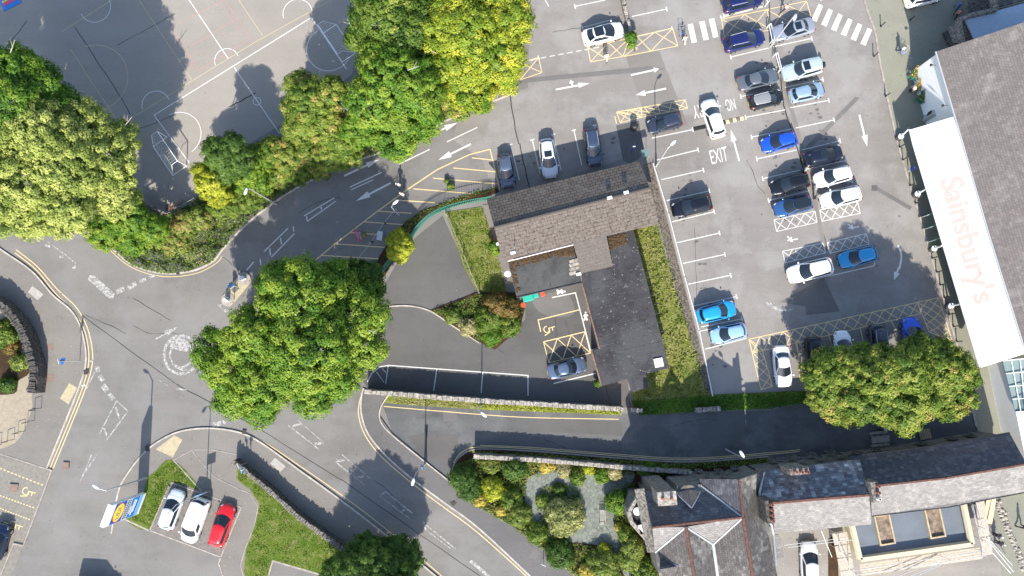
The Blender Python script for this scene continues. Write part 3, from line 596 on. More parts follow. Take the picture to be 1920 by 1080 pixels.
def tree(label, h, lobes, kind, base=None, clump=.62, per=46, leaf=.25, trunk=.28, cat='tree', name='broadleaf_tree', group=None, gap=.15, core=True, off=0.0, flat=.85):
    """lobes: (px, py, radius px[, top height]) as seen in the photograph; h = full height"""
    if h > 3: leaf *= .80; per *= 1.5; clump *= .9
    ls = []
    for q in lobes:
        top = q[3] if len(q) > 3 else h; zc_ = top; r = q[2]*.0585
        for _ in range(3): r = q[2]*.0585*(H-zc_)/H; zc_ = max(top-r*flat, r*.45)
        c = P(q[0], q[1], zc_); ls.append((c.x, c.y, zc_, r, max(.3, min(r*flat, top-zc_+.01))))
    if base is None:
        wt = sum(l[3]**2 for l in ls); bx = sum(l[0]*l[3]**2 for l in ls)/wt; by = sum(l[1]*l[3]**2 for l in ls)/wt
    else: b_ = P(*base); bx, by = b_.x, b_.y
    o = empty(name, (bx, by, 0), 0, label, cat, group)
    pos, nr, sz, ti = crown_points(ls, clump, per, leaf, gap=gap)
    if core:   # inner leaves close the crown from within, tinted darker as painted interior shade
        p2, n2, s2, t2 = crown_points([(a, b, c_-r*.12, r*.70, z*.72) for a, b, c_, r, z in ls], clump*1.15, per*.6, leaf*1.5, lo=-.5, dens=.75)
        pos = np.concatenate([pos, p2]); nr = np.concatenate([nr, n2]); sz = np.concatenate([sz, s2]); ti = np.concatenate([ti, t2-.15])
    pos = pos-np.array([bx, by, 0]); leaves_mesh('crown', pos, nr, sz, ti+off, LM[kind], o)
    mb = MB(); fork = min(h*.38, 3.2) if h > 3 else h*.2; z = 0; p = Vector((0, 0, -.05)); prev = trunk*1.25
    for k in range(4):
        q = Vector((random.uniform(-.12, .12)*k*.5, random.uniform(-.12, .12)*k*.5, fork*(k+1)/4)); r_ = trunk*(1-.1*k); mb.tube(p, q, prev, r_, 9, False); p = q; prev = r_
    for l in ls:
        e = Vector((l[0]-bx, l[1]-by, l[2]+l[4]*.3)); mid = p.lerp(e, .5)+Vector((0, 0, .12*(e-p).length)); r_ = prev*.55*min(1, l[3]/2.5+.3)
        mb.tube(p, mid, r_, r_*.7, 7, False); mb.tube(mid, e, r_*.7, r_*.3, 6, False)
        for s_ in range(3):
            a = mid.lerp(e, random.uniform(.1, .9)); t = a+Vector((random.uniform(-1, 1), random.uniform(-1, 1), random.uniform(.1, .7)))*l[3]*.7; mb.tube(a, t, r_*.35, r_*.1, 5, False)
    mb.build('trunk', M['bark'], o, smooth=True)
    if h >= 13:
        tw = MB()
        for k in range(5):
            l = random.choice(ls); a = random.uniform(0, 6.28); e = random.uniform(.4, .8); q = Vector((l[0]-bx+l[3]*e*math.cos(a), l[1]-by+l[3]*e*math.sin(a), l[2]+l[4]*math.sqrt(1-e*e)*.9)); t = q+Vector((math.cos(a), math.sin(a), .5))*random.uniform(.9, 1.6)
            tw.tube(q, t, .05, .02, 5, False); tw.tube(q.lerp(t, .5), q.lerp(t, .5)+Vector((math.cos(a+.9), math.sin(a+.9), .3))*.7, .03, .012, 5, False)
        tw.build('bare_twigs', M['wood'], o)
    return o
def shrub(label, px, py, r, h, kind, name='shrub', group='shrubs in the walled garden', leaf=.15, lobes=None, cat='shrub', **k):
    rw = r*.0585
    if lobes is None:
        lobes = [(px, py, r*.75, h)]+[(px+math.cos(a)*r*.45, py+math.sin(a)*r*.45, r*.55, h*random.uniform(.65, .9)) for a in [random.uniform(0, 1)+q*1.57 for q in range(4)]]
    return tree(label, h, lobes, kind, clump=max(.16, min(.32, rw*.3)), per=26, leaf=leaf, trunk=.05, name=name, cat=cat, group=group, gap=0, **k)
def inside(pts, x, y):
    n = len(pts); c = np.zeros(len(x), bool); j = n-1
    for i in range(n):
        xi, yi = pts[i]; xj, yj = pts[j]
        if yi != yj: c ^= ((yi > y) != (yj > y)) & (x < (xj-xi)*(y-yi)/(yj-yi)+xi)
        j = i
    return c
def cover(name, outline, kind, hgt, dens, leaf, label, cat, z0=.08, upright=False, lump=.8, top='stuff'):
    """ground cover nobody could count: one object"""
    w_ = [(p.x, p.y) for p in PS(outline)]; xs = [p[0] for p in w_]; ys = [p[1] for p in w_]
    A = (max(xs)-min(xs))*(max(ys)-min(ys)); n = int(A*dens); x = rng.uniform(min(xs), max(xs), n); y = rng.uniform(min(ys), max(ys), n)
    k = inside(w_, x, y); x, y = x[k], y[k]; n = len(x)
    ph = rng.uniform(0, 6, 4)
    hm = .5+.25*np.sin(x*2.1/lump+ph[0]+np.sin(y*1.3+ph[1]))+.25*np.sin(y*2.6/lump+ph[2]+np.cos(x*1.7+ph[3])); hm = np.clip(hm, .08, 1)
    z = z0+hgt*hm*rng.uniform(.35, 1, n)**.5
    nr = rng.normal(size=(n, 3))*(.9 if upright else .5)+(np.array([0, 0, .25]) if upright else np.array([0, 0, 1]))
    ti = .35+.3*np.sin(x*.8+ph[1])*np.sin(y*.9+ph[0])+rng.normal(size=n)*.16
    o = leaves_mesh(name, np.stack([x, y, z], 1), nr, leaf*rng.uniform(.6, 1.4, n), ti, LM[kind])
    return tag(o, label, cat, kind=top)
TG = 'tall trees round the school playground'
tree('very large pale-leaved tree spreading over the left edge above the road junction', 17, [(40, 330, 80, 15), (120, 300, 75, 14.5), (195, 300, 62, 11.5), (70, 250, 60, 16), (150, 240, 55, 13), (30, 400, 45, 12), (120, 385, 60, 12), (210, 360, 48, 9.5), (60, 425, 26, 9), (-30, 340, 80, 16), (-40, 250, 70, 16), (232, 250, 25, 9.5)], 'olive', (150, 330), clump=.55, leaf=.22, per=52, group=TG, trunk=.5, off=.2)
tree('darker green tree with a rounded top rising at the far left edge of the playground', 17, [(20, 130, 45, 16.5), (70, 160, 45, 15), (20, 190, 55, 17), (115, 200, 40, 12.5), (-40, 150, 60, 16), (165, 220, 26, 10), (90, 210, 45, 14), (40, 110, 22, 14)], 'maple', (120, 210), clump=.6, leaf=.22, per=50, group=TG, trunk=.45, off=-.08)
tree('tall tree beyond the left edge whose shadow covers the playground corner', 17, [(-150, 260, 70, 17), (-220, 320, 70, 16), (-140, 350, 60, 15), (-210, 230, 60, 16), (-130, 190, 60, 16)], 'mid', (20, 330), clump=.7, group=TG, trunk=.45)
tree('low bright-green tree hanging over the kerb below the large pale tree', 7, [(240, 405, 36, 7), (285, 430, 30, 5.5), (200, 435, 34, 5.5), (250, 450, 28, 4), (225, 385, 25, 6.5)], 'maple', (250, 425), clump=.45, leaf=.2, group=TG, off=.05)
tree('huge round green tree covering the middle of the main road junction', 15, [(560, 560, 75, 14.5), (480, 632, 62, 13.5), (580, 650, 80, 15), (660, 600, 62, 11.5), (500, 710, 62, 12.5), (430, 690, 48, 11), (590, 730, 45, 11), (540, 540, 50, 13), (620, 530, 40, 11), (675, 650, 45, 10.5), (400, 655, 38, 10), (490, 765, 32, 8.5), (630, 700, 45, 11), (520, 540, 34, 11), (685, 530, 24, 8), (440, 745, 35, 9)], 'maple', (585, 625), clump=.62, leaf=.24, per=52, trunk=.5, off=.22)
tree('dark-leaved tree with a few red leaves behind the huge round tree', 9, [(650, 520, 34, 9), (690, 515, 24, 8), (700, 545, 22, 6)], 'mid', (675, 520), clump=.5, off=-.1)
tree('bright lime-green maple in the hedge row, rounded crown just right of the goal', 14, [(735, 150, 62, 14), (700, 190, 50, 13), (780, 180, 50, 13), (740, 235, 58, 11.5), (710, 110, 38, 13), (790, 225, 38, 10), (680, 240, 36, 9.5), (745, 275, 28, 7), (795, 135, 35, 12)], 'maple', (745, 205), clump=.55, leaf=.22, per=56, group=TG, off=.12)
tree('dark shaded tree crown at the top edge behind the lime-green maple', 14, [(720, 40, 52, 14), (690, 20, 40, 13), (760, 60, 45, 13.5), (670, 70, 24, 10), (740, 5, 40, 14), (790, 30, 40, 13)], 'mid', (735, 60), clump=.6, group=TG, off=-.05)
tree('large golden-green tree at the top, overhanging the entrance road of the car park', 14, [(880, 60, 62, 14), (930, 100, 58, 13), (950, 40, 48, 13.5), (850, 120, 50, 12), (880, 160, 45, 10), (830, 60, 50, 13), (850, 0, 55, 14), (930, -10, 55, 14), (940, 145, 30, 8), (900, 190, 24, 5)], 'gold', (890, 90), clump=.58, leaf=.23, per=54, group=TG, trunk=.4, off=.05)
tree('bushy yellowish-green tree between the goal and the road, left of the lime maple', 11, [(585, 190, 42, 11), (560, 160, 28, 9.5), (620, 175, 32, 10.5), (610, 230, 42, 9), (570, 235, 36, 8), (640, 265, 32, 7), (555, 200, 24, 8)], 'mid', (600, 215), clump=.48, leaf=.2, per=50, group=TG, off=.18)
tree('small dark green tree standing at the corner of the playground', 8.5, [(412, 290, 30, 8.5), (435, 275, 24, 8), (450, 300, 28, 7.5), (425, 315, 28, 7), (400, 275, 18, 8)], 'dark', (425, 298), clump=.45, leaf=.2, group=TG, off=.2)
tree('small bright yellow-leaved tree beside the playground corner', 7, [(395, 345, 28, 6.8), (385, 325, 20, 6), (412, 365, 22, 5.5), (375, 320, 14, 5)], 'lime', (402, 348), clump=.42, leaf=.2, group=TG)
HG = 'hedge bushes beside the main road'
for i, (lb, h, lobes, kd) in enumerate([
    ('fresh green hedge bush below the yellowish tree, nearest the traffic arrows', 5.5, [(620, 290, 34, 5.5), (655, 290, 26, 4.5), (585, 285, 30, 5), (600, 315, 22, 3)], 'mid'),
    ('long green hedge bush midway along the bend of the road', 5, [(540, 290, 34, 5), (510, 285, 28, 5), (560, 320, 26, 3.5), (525, 325, 26, 3)], 'mid'),
    ('hedge bush around the street lamp head on the bend', 5, [(480, 300, 30, 5), (460, 320, 28, 5), (490, 340, 28, 3.5), (450, 345, 24, 4)], 'maple'),
    ('hedge bush directly below the bright yellow tree', 3.8, [(440, 375, 28, 3.6), (415, 385, 22, 3.2), (465, 370, 26, 3)], 'mid'),
    ('low bluish-green bush at the tip of the hedge near the tactile paving', 2.6, [(345, 420, 24, 2.4), (375, 410, 22, 2.6), (330, 455, 24, 1.8), (310, 445, 22, 1.9)], 'ivy'),
    ('small grass-green bush at the entrance road right of the lime maple', 2.6, [(860, 200, 24, 2.4), (845, 185, 22, 2.6), (880, 185, 22, 2.4)], 'mid')]):
    tree(lb, h, lobes, kd, clump=.38, per=40, leaf=.18, trunk=.1, cat='bush', name='hedge_bush', group=HG, off=.17)
cover('undergrowth', spline(KI[1:-1], 3)+[(880, 170), (700, 230), (560, 270), (430, 330), (330, 400), (260, 420), (180, 400)], 'ivy', .9, 75, .2, 'tangled undergrowth of ivy and brambles along the road verge', 'undergrowth', z0=.1)
cover('leaf_litter', [(395, 440), (420, 452), (412, 466), (385, 475), (350, 476), (340, 470), (300, 480), (298, 470), (350, 462)], 'litter', .03, 60, .12, 'orange fallen leaves on the corner pavement', 'fallen leaves', z0=.125)
cover('leaf_litter', [(310, 385), (345, 375), (340, 400), (325, 430), (318, 425)], 'litter', .05, 70, .14, 'orange fallen leaves at the playground corner', 'fallen leaves', z0=.02)
tree('broad dark tree on the bottom edge beside the road wall', 7.5, [(700, 1058, 38, 7.0), (738, 1066, 30, 6.2), (664, 1066, 34, 6.5), (720, 1095, 50, 7.5), (735, 1025, 18, 5), (690, 1035, 34, 4.2), (755, 1045, 36, 4.5), (640, 1075, 36, 4.5)], 'dark', (715, 1040), clump=.42, leaf=.19, per=48, off=.12)
tree('wide round maple at the south end of the supermarket car park', 10.5, [(1556, 702, 44, 6.5), (1600, 690, 40, 7.5), (1655, 700, 52, 9.5), (1700, 690, 40, 10.8), (1735, 690, 46, 9), (1778, 695, 42, 7.5), (1560, 738, 40, 6), (1620, 745, 46, 7.5), (1700, 745, 52, 9), (1780, 740, 42, 6.5), (1700, 788, 24, 5), (1625, 672, 30, 8), (1725, 660, 30, 8.5), (1590, 768, 28, 5), (1805, 712, 24, 6), (1532, 712, 22, 5.5), (1765, 665, 26, 7.5), (1660, 775, 22, 5)], 'mid', (1650, 712), clump=.5, leaf=.22, per=52, trunk=.4, off=.16)
tree('small bright lime conifer bush at the bend of the green railings', 3.4, [(748, 450, 19, 3.2), (745, 470, 18, 3), (757, 462, 18, 3.4), (738, 458, 14, 2.8), (752, 480, 13, 2.4)], 'lime', (750, 465), clump=.3, per=40, leaf=.16, cat='bush', name='conifer_bush', trunk=.08)
tree('little green bush growing beside the stone wall among the upper bays', 1.8, [(1183, 70, 10, 1.8), (1184, 84, 7, 1.2)], 'maple', clump=.2, per=26, leaf=.14, cat='bush', name='bush', trunk=.04, gap=0)
tree('small climbing plant against the west wall of the low building', 1.6, [(925, 462, 9, 1.6), (929, 470, 7, 1.2)], 'maple', clump=.2, per=26, leaf=.14, cat='bush', name='bush', trunk=.04, gap=0)
tree('tiny green tuft at the south-west foot of the low building', .9, [(1122, 718, 6, .9)], 'maple', clump=.16, per=24, leaf=.13, cat='plant', name='plant', trunk=.03, gap=0)
IG = 'shrubs of the triangular island bed'
for lb, x, y, r, h, k in [('rust-tinged shrub at the top of the island bed by the low building', 930, 570, 24, 2.2, 'russet'), ('reddish shrub nearest the building corner in the island bed', 955, 580, 20, 1.9, 'russet'), ('mixed green shrub in the middle of the island bed', 915, 600, 26, 2.0, 'mid'), ('green shrub on the right side of the island bed', 955, 610, 22, 1.8, 'mid'),
                          ('bright blue-green shrub at the lower tip of the island bed', 922, 632, 18, 1.5, 'maple'), ('low olive shrub at the left tip of the island bed', 850, 592, 16, .8, 'ivy'), ('low golden shrub along the left kerb of the island bed', 878, 612, 17, 1.0, 'straw')]: shrub(lb, x, y, r, h, k, group=IG)
cover('ground_cover', [(812, 584), (896, 552), (968, 556), (982, 582), (970, 612), (926, 650), (895, 636), (850, 606)], 'ivy', .45, 90, .17, 'low mixed planting filling the triangular island bed', 'ground cover')
GN = [('large dark conifer shrub at the rounded left end of the garden', 868, 895, 26, 2.0, 'dark'), ('dark conifer shrub below it at the left end of the garden', 880, 915, 22, 1.6, 'dark'), ('pale lime shrub with layered branches in the left garden corner', 925, 915, 22, 1.6, 'lime'), ('rounded deep-green bush near the garden wall', 966, 878, 23, 2.2, 'dark'),
      ('olive bush between the wall and the dark conifer', 920, 872, 18, 1.1, 'ivy'), ('small yellow bush at the pavement edge of the garden', 900, 937, 12, .7, 'yellow'), ('mid-green bush below the lime shrub', 960, 935, 22, 1.3, 'mid'), ('tawny green bush in the slope bed by the pavement', 975, 965, 22, 1.2, 'ivy'),
      ('orange-yellow shrub in the row along the garden wall, left one', 1026, 873, 14, 1.0, 'yellow'), ('cream feathery shrub in the row along the garden wall', 1058, 880, 14, 1.0, 'straw'), ('fresh green little shrub in the wall row, next to the cream one', 1104, 880, 10, .9, 'lime'), ('golden shrub at the right end of the wall row', 1152, 884, 14, 1.0, 'straw'),
      ('green bush between the two cream-coloured wall shrubs', 1082, 893, 16, .9, 'mid'), ('low green bush right of the little lime shrub', 1128, 892, 14, .8, 'maple'), ('large feathery yellow-green grass clump in the round garden bed', 1057, 968, 38, 1.9, 'hay'), ('dark shrub behind the feathery clump in the round bed', 1048, 920, 13, .8, 'dark'), ('deep green shrub left of the feathery clump', 1018, 938, 12, .8, 'mid'),
      ('bright green dome bush beside the bay window', 1157, 940, 22, 1.9, 'maple'), ('small golden ball shrub at the foot of the bay', 1161, 988, 8, .8, 'yellow'), ('white-flowered shrub by the bay window', 1172, 1000, 15, 1.2, 'mid'), ('variegated yellow-green shrub against the house wall', 1186, 1028, 22, 1.6, 'olive'), ('second variegated shrub further down the house wall', 1180, 1050, 20, 1.5, 'olive'),
      ('dark green shrub on the bottom slope of the garden', 1050, 1036, 28, 1.3, 'dark'), ('spreading dark shrub in the bottom bed left of the path', 1130, 1055, 30, 1.5, 'ivy'), ('yellowish shrub on the bottom edge of the garden', 1098, 1070, 14, .9, 'yellow'), ('small lime shrub on top of the bottom bed', 1132, 1030, 12, .9, 'lime'), ('green bush at the lower bend of the slope bed', 1008, 1000, 20, 1.1, 'mid'),
      ('bushy shrub at the bottom edge by the house', 1205, 1072, 24, 1.3, 'mid'), ('bright green shrub between the garden wall and the house', 1215, 884, 16, 1.2, 'maple'), ('green shrub touching the stone house by the wall', 1245, 884, 12, 1.1, 'mid'), ('amber bush on the slope by the pavement', 940, 957, 10, .7, 'yellow')]
for lb, x, y, r, h, k in GN: shrub(lb, x, y, r, h, k)
cover('ground_cover', [(852, 872), (900, 853), (1180, 872), (1185, 890), (1050, 882), (990, 897), (984, 940), (1000, 988), (1045, 1014), (1120, 1024), (1150, 1040), (1170, 1090), (1090, 1090), (960, 985), (856, 930)], 'ivy', .5, 80, .17, 'low green planting covering the garden beds', 'ground cover', z0=.1)
cover('ground_cover', [(1170, 905), (1190, 905), (1192, 960), (1210, 1090), (1190, 1090), (1160, 1010), (1150, 975)], 'ivy', .5, 80, .17, 'low planting along the foot of the stone house', 'ground cover', z0=.1)
cover('ground_cover', [(1015, 915), (1050, 905), (1085, 918), (1092, 950), (1088, 990), (1050, 1000), (1015, 980), (1005, 945)], 'ivy', .35, 80, .17, 'low planting of the round garden bed', 'ground cover', z0=.1)
cover('wall_foot_plants', [(880, 845), (1000, 849), (1150, 861), (1290, 868), (1440, 858), (1440, 868), (1290, 878), (1150, 869), (1000, 858), (900, 850)], 'ivy', .6, 110, .17, 'green weeds between the yellow line and the garden wall', 'weeds', z0=.1)
cover('wall_foot_plants', [(1190, 756), (1334, 742), (1500, 733), (1545, 738), (1530, 752), (1440, 766), (1200, 778)], 'maple', .6, 120, .17, 'thick green hedge strip at the south end of the car park', 'hedge strip', z0=.1)
cover('wall_foot_plants', [(900, 757), (1165, 768), (1165, 778), (900, 766)], 'lime', .35, 110, .14, 'yellow-green weeds on the lane side of the long stone wall', 'weeds', z0=.08)
cover('wall_foot_plants', [(740, 748), (900, 757), (900, 766), (740, 757)], 'straw', .2, 60, .14, 'dry grass on the lane side of the long stone wall', 'dry grass', z0=.08)
cover('long_grass', [(1190, 434), (1226, 400), (1240, 424), (1278, 570), (1330, 742), (1250, 760), (1188, 762), (1184, 730), (1214, 728), (1212, 702), (1252, 692), (1214, 545)], 'grass', .20, 30, .22, 'long rough grass on the bank right of the low building', 'grass', z0=.02, upright=True)
cover('lawn_grass', [(838, 400), (905, 390), (928, 455), (948, 540), (940, 552), (898, 546), (872, 500)], 'lawn', .10, 90, .12, 'uneven grass of the enclosed lawn left of the low building', 'grass', z0=.05, upright=True)
cover('lawn_grass', [(325, 864), (374, 918), (322, 903), (283, 988), (236, 968), (264, 954), (278, 900), (294, 885)], 'lawn', .07, 110, .12, 'short grass of the small lawn beside the three parked vehicles', 'grass', z0=.12, upright=True)
cover('lawn_grass', [(448, 870), (480, 889), (560, 957), (600, 992), (664, 1036), (655, 1090), (614, 1078), (512, 1049), (498, 1090), (472, 1090), (464, 1030), (482, 980), (489, 945), (472, 917), (447, 896)], 'lawn', .07, 60, .12, 'short grass of the large lawn inside the road wall', 'grass', z0=.12, upright=True)
cover('dry_lawn_grass', spline([(511, 966), (522, 970), (548, 974), (556, 984), (546, 998), (532, 988), (518, 980)], 4, True), 'straw', .04, 28, .10, 'dry bleached grass patch in the large lawn', 'dry grass', z0=.14, upright=True)
LG = 'plants behind the curved stone wall'
for lb, x, y, r, h, k in [('round pale-green clipped bush behind the curved wall', 38, 680, 17, 1.5, 'olive'), ('mixed green bush at the left edge behind the curved wall', 8, 625, 26, 1.6, 'mid'), ('small dark bush below the clipped bush', 15, 720, 15, 1.1, 'dark'), ('russet bush next to the left-edge bush', 22, 650, 15, 1.0, 'russet')]: shrub(lb, x, y, r, h, k, group=LG)
# ================================================================== BUILDINGS
def P3(q): return [P(a, b, c) for a, b, c in q]
def face(name, pts, mat, parent, th=.12, ax=None, up=.0):
    """a roof plane or slab: world points (any slope), real thickness, UV in metres along its eaves"""
    pts = [Vector(p) for p in pts]; n = len(pts); nn = Vector((0, 0, 0))
    for i in range(n): a, b = pts[i], pts[(i+1) % n]; nn += Vector(((a.y-b.y)*(a.z+b.z), (a.z-b.z)*(a.x+b.x), (a.x-b.x)*(a.y+b.y)))
    nn.normalize()
    if nn.z < 0: pts.reverse(); nn = -nn
    u = (Vector(ax[1])-Vector(ax[0])) if ax else (pts[1]-pts[0]); u = (u-nn*u.dot(nn)).normalized(); v = nn.cross(u)
    top = [p+Vector((0, 0, up)) for p in pts]; bot = [p-Vector((0, 0, th)) for p in top]
    mb = MB(); fs = []
    for t in tessellate_polygon([top]):
        a, b, c = [top[i] for i in t]
        fs.append(t if (b-a).cross(c-a).dot(nn) > 0 else (t[0], t[2], t[1]))
    mb.add(top+bot, fs+[(f[2]+n, f[1]+n, f[0]+n) for f in fs]+[(i+n, (i+1) % n+n, (i+1) % n, i) for i in range(n)])
    return mb.build(name, M[mat] if isinstance(mat, str) else mat, parent, uv=(pts[0], u, v))
def walls(name, pts, z1, mat, parent, z0=-.02, th=None):
    mb = MB(); mb.prism(pts, z0, z1); o = mb.build(name, M[mat], parent)
    return o
def cap(name, path3, wd, mat, parent, h=.1):
    """ridge tiles, valley lead and flashings along world points"""
    mb = MB(); p = [Vector(q) for q in path3]
    for a, b in zip(p, p[1:]):
        d = (b-a).normalized(); n = d.cross(Vector((0, 0, 1))).normalized()*wd/2; k = Vector((0, 0, h))
        mb.add([a-n, a+n, b+n, b-n, a-n*.6+k, a+n*.6+k, b+n*.6+k, b-n*.6+k], [(3, 2, 1, 0), (4, 5, 6, 7), (0, 1, 5, 4), (1, 2, 6, 5), (2, 3, 7, 6), (3, 0, 4, 7)])
    return mb.build(name, M[mat], parent)
mossy = (.10, .052, .028, 1)
M['tile_n'] = bricks('mossy_concrete_tiles', (.12, .10, .086, 1), (.165, .138, .118, 1), (.012, .012, .012, 1), .62, .36, .028, blotch=((.21, .185, .16, 1), .7, .9), bump=1, moss=(mossy, .8, 1.3, .56))
M['tile_s'] = bricks('weathered_concrete_tiles', (.125, .106, .092, 1), (.158, .134, .115, 1), (.055, .048, .043, 1), .62, .36, .018, moss=((.058, .034, .022, 1), 1, 3.0, .52), bump=.5)
M['tile_s2'] = bricks('weathered_concrete_tiles_low', (.115, .099, .086, 1), (.135, .115, .10, 1), (.08, .07, .062, 1), .62, .36, .01, moss=((.05, .038, .03, 1), .9, 5, .55), bump=.4)
M['slate_n'] = bricks('dark_blue_slates', (.055, .055, .066, 1), (.115, .115, .13, 1), (.018, .018, .022, 1), .34, .24, .014, rough=.55, blotch=((.19, .205, .215, 1), .85, .45))
M['slate_mix'] = bricks('patched_slates', (.068, .07, .09, 1), (.15, .16, .185, 1), (.02, .02, .025, 1), .40, .27, .014, rough=.55, blotch=((.36, .40, .43, 1), 1, .9))
M['slate_dark'] = bricks('purple_black_slates', (.05, .047, .058, 1), (.085, .08, .094, 1), (.012, .012, .015, 1), .36, .22, .012, rough=.6, blotch=((.17, .18, .20, 1), .7, 1.2))
M['slate_s'] = bricks('sunlit_side_slates', (.155, .148, .146, 1), (.235, .222, .216, 1), (.10, .095, .092, 1), .34, .24, .01, blotch=((.31, .295, .28, 1), .9, .6))  # south slopes paler than the north ones: the sun side is in the colour
M['slate_w'] = bricks('brown_grey_slates', (.075, .068, .064, 1), (.135, .122, .115, 1), (.03, .028, .026, 1), .34, .24, .012, blotch=((.30, .29, .265, 1), .85, .35), moss=((.05, .042, .03, 1), .6, .7, .6))
M['slate_shop'] = bricks('shop_roof_slates', (.140, .122, .115, 1), (.18, .158, .149, 1), (.085, .074, .07, 1), .30, .25, .012, blotch=((.27, .245, .24, 1), .7, .22), moss=((.55, .52, .48, 1), .9, 1.1, .69))
M['felt'] = asphalt('roofing_felt', (.034, .033, .036), .5, patch=((.075, .075, .078, 1), .7), stain=.6, speck=.6, dots=.8)
M['felt_l'] = asphalt('light_roofing_felt', (.040, .040, .041), .5, patch=((.085, .087, .084, 1), .8), stain=.6, speck=.5, dots=.6)
M['red_ridge'] = simple('red_ridge_tiles', (.12, .055, .042), .85, var=.45, scale=4)
M['lead'] = simple('lead_flashing', (.36, .38, .40), .5, var=.2)
M['brick_red'] = bricks('red_brick', (.26, .13, .09, 1), (.32, .17, .12, 1), (.3, .26, .22, 1), .22, .075, .01)
M['salmon'] = simple('salmon_brickwork', (.42, .21, .15), .9, var=.2)
M['copestone'] = simple('reddish_coping', (.22, .13, .09), .9, var=.4)
M['white_wall'] = simple('white_render', (.82, .82, .80), .8, var=.04)
M['canopy'] = simple('white_canopy_sheet', (.80, .80, .79), .5)
M['fascia_text'] = simple('pale_orange_lettering', (.62, .36, .33), .6)  # pale orange, chosen to show faintly on the white sheet
M['grey_membrane'] = simple('grey_roof_membrane', (.125, .145, .17), .7, var=.12, scale=.7)
M['insul'] = simple('cream_insulation_board', (.54, .47, .32), .8, var=.06)
M['board'] = simple('scaffold_boards', (.44, .38, .31), .85, var=.25, scale=5)
M['blue_roof'] = simple('pale_blue_roof_sheet', (.33, .41, .50), .6, var=.08)
M['moss_clump'] = simple('moss', (.075, .045, .02), 1, var=.6, scale=6, bump=1)
M['clay'] = simple('terracotta', (.30, .11, .07), .8, var=.2)
def window(parent, a, b, z0, z1, out=.02, fm='stone', name='window'):
    """window in a vertical wall from ground point a to b (world xy), between z0 and z1; frame > pane"""
    a, b = Vector((a[0], a[1], 0)), Vector((b[0], b[1], 0)); d = (b-a).normalized(); n = Vector((d.y, -d.x, 0)); L = (b-a).length; c = (a+b)/2; rz = math.atan2(d.y, d.x); zc_ = (z0+z1)/2
    mb = MB(); w_ = .07
    for off, sz in ((Vector((0, 0, z0+w_/2)), (L, .12, w_)), (Vector((0, 0, z1-w_/2)), (L, .12, w_)), (d*(L/2-w_/2)+Vector((0, 0, zc_)), (w_, .12, z1-z0-2*w_)), (-d*(L/2-w_/2)+Vector((0, 0, zc_)), (w_, .12, z1-z0-2*w_)), (Vector((0, 0, zc_)), (w_*.7, .10, z1-z0-2*w_))): mb.box(c+off+n*out, sz, rz)
    f = mb.build(name, M[fm], parent); g = MB(); g.box(c+Vector((0, 0, zc_))+n*(out-.01), (L-2*w_, .04, z1-z0-2*w_), rz); g.build('pane', M['dark_glass'], f); return f
def xy(px, py, z): p = P(px, py, z); return (p.x, p.y)

# --- the low building in the middle
B = empty('community_building', P(1080, 560), 0, 'low brick building with a mossy tiled ridge roof and black flat roofs', 'building')
def child(o, root):   # keep world place while parented to an Empty that is not at the origin
    o.matrix_parent_inverse = Matrix.Translation(root.location).inverted(); return o
def fix(root):
    mi = (Matrix.Translation(root.location) @ root.rotation_euler.to_matrix().to_4x4()).inverted()
    for c in root.children: c.matrix_parent_inverse = mi
zr, ze, zp, zn = 5.3, 4.2, 3.35, 3.6
rg = [P(927, 427, zr), P(1219, 353, zr)]
walls('wall', [xy(925, 382, 3.4), xy(1190, 316, 3.4), xy(1223, 412, 3.4), xy(955, 480, 3.4)], 3.4, 'salmon', B)
walls('wall', [xy(962, 490, 2.7), xy(1086, 500, 2.7), xy(1086, 526, 2.7), xy(972, 552, 2.7)], 2.7, 'brick_red', B)
walls('wall', [xy(1095, 500, 2.7), xy(1183, 440, 2.7), xy(1250, 686, 2.7), xy(1206, 698, 2.7), xy(1211, 722, 2.7), xy(1188, 729, 2.7), xy(1180, 706, 2.7), xy(1130, 720, 2.7), xy(1112, 655, 2.7), xy(1124, 651, 2.7)], 2.75, 'brick_red', B)
face('roof', [P(912, 372, zn), P(1198, 302, zn), rg[1], rg[0]], 'tile_n', B, ax=rg)
so_ = lambda px, py, k=0: P(px, py, ze)
face('roof', [rg[0], rg[1], P(1235, 420, ze), P(1137, 442, ze), P(1075, 458, ze), P(942, 489, ze)], 'tile_s', B, ax=rg)
face('roof', [P(1075, 458, ze), P(1137, 442, ze), P(1149, 499, zp), P(1091, 512, zp)], 'tile_s2', B, ax=rg)
cap('ridge_tiles', [rg[0], rg[1]], .28, 'tile_s2', B, .12)
A_ = [P(952, 489, 3.0), P(1074, 459, 3.0), P(1091, 530, 3.0), P(969, 558, 3.0)]
face('flat_roof', A_, 'felt_l', B, .25)
Bp = [(1091, 512), (1137, 490), (1137, 442), (1187, 428), (1216, 540), (1255, 690), (1211, 701), (1216, 726), (1185, 735), (1176, 711), (1128, 724), (1109, 657), (1124, 654), (1092, 540)]
face('flat_roof', [P(a, b, 2.95) for a, b in Bp], 'felt', B, .25, up=.0)
cap('gutter', [P(952, 490, 4.1), P(1075, 459, 4.1)], .10, 'white_metal', B, .06)
cap('coping', [P(1091, 531, 2.97), P(1124, 654, 2.97)], .18, 'copestone', B, .08); cap('coping', [P(1109, 657, 2.97), P(1128, 724, 2.97)], .18, 'copestone', B, .08)
cap('coping', [P(969, 558, 3.02), P(1091, 530, 3.02)], .12, 'felt', B, .07)
mb = MB(); mb.box(P(1235, 680, 3.02), (.9, .9, .16), .2); mb.build('roof_hatch', M['white_wall'], B)
mb = MB()
for i in range(4): mb.box(P(1077, 489+i*7.5, 3.04), (1.1, .36, .08), .25)
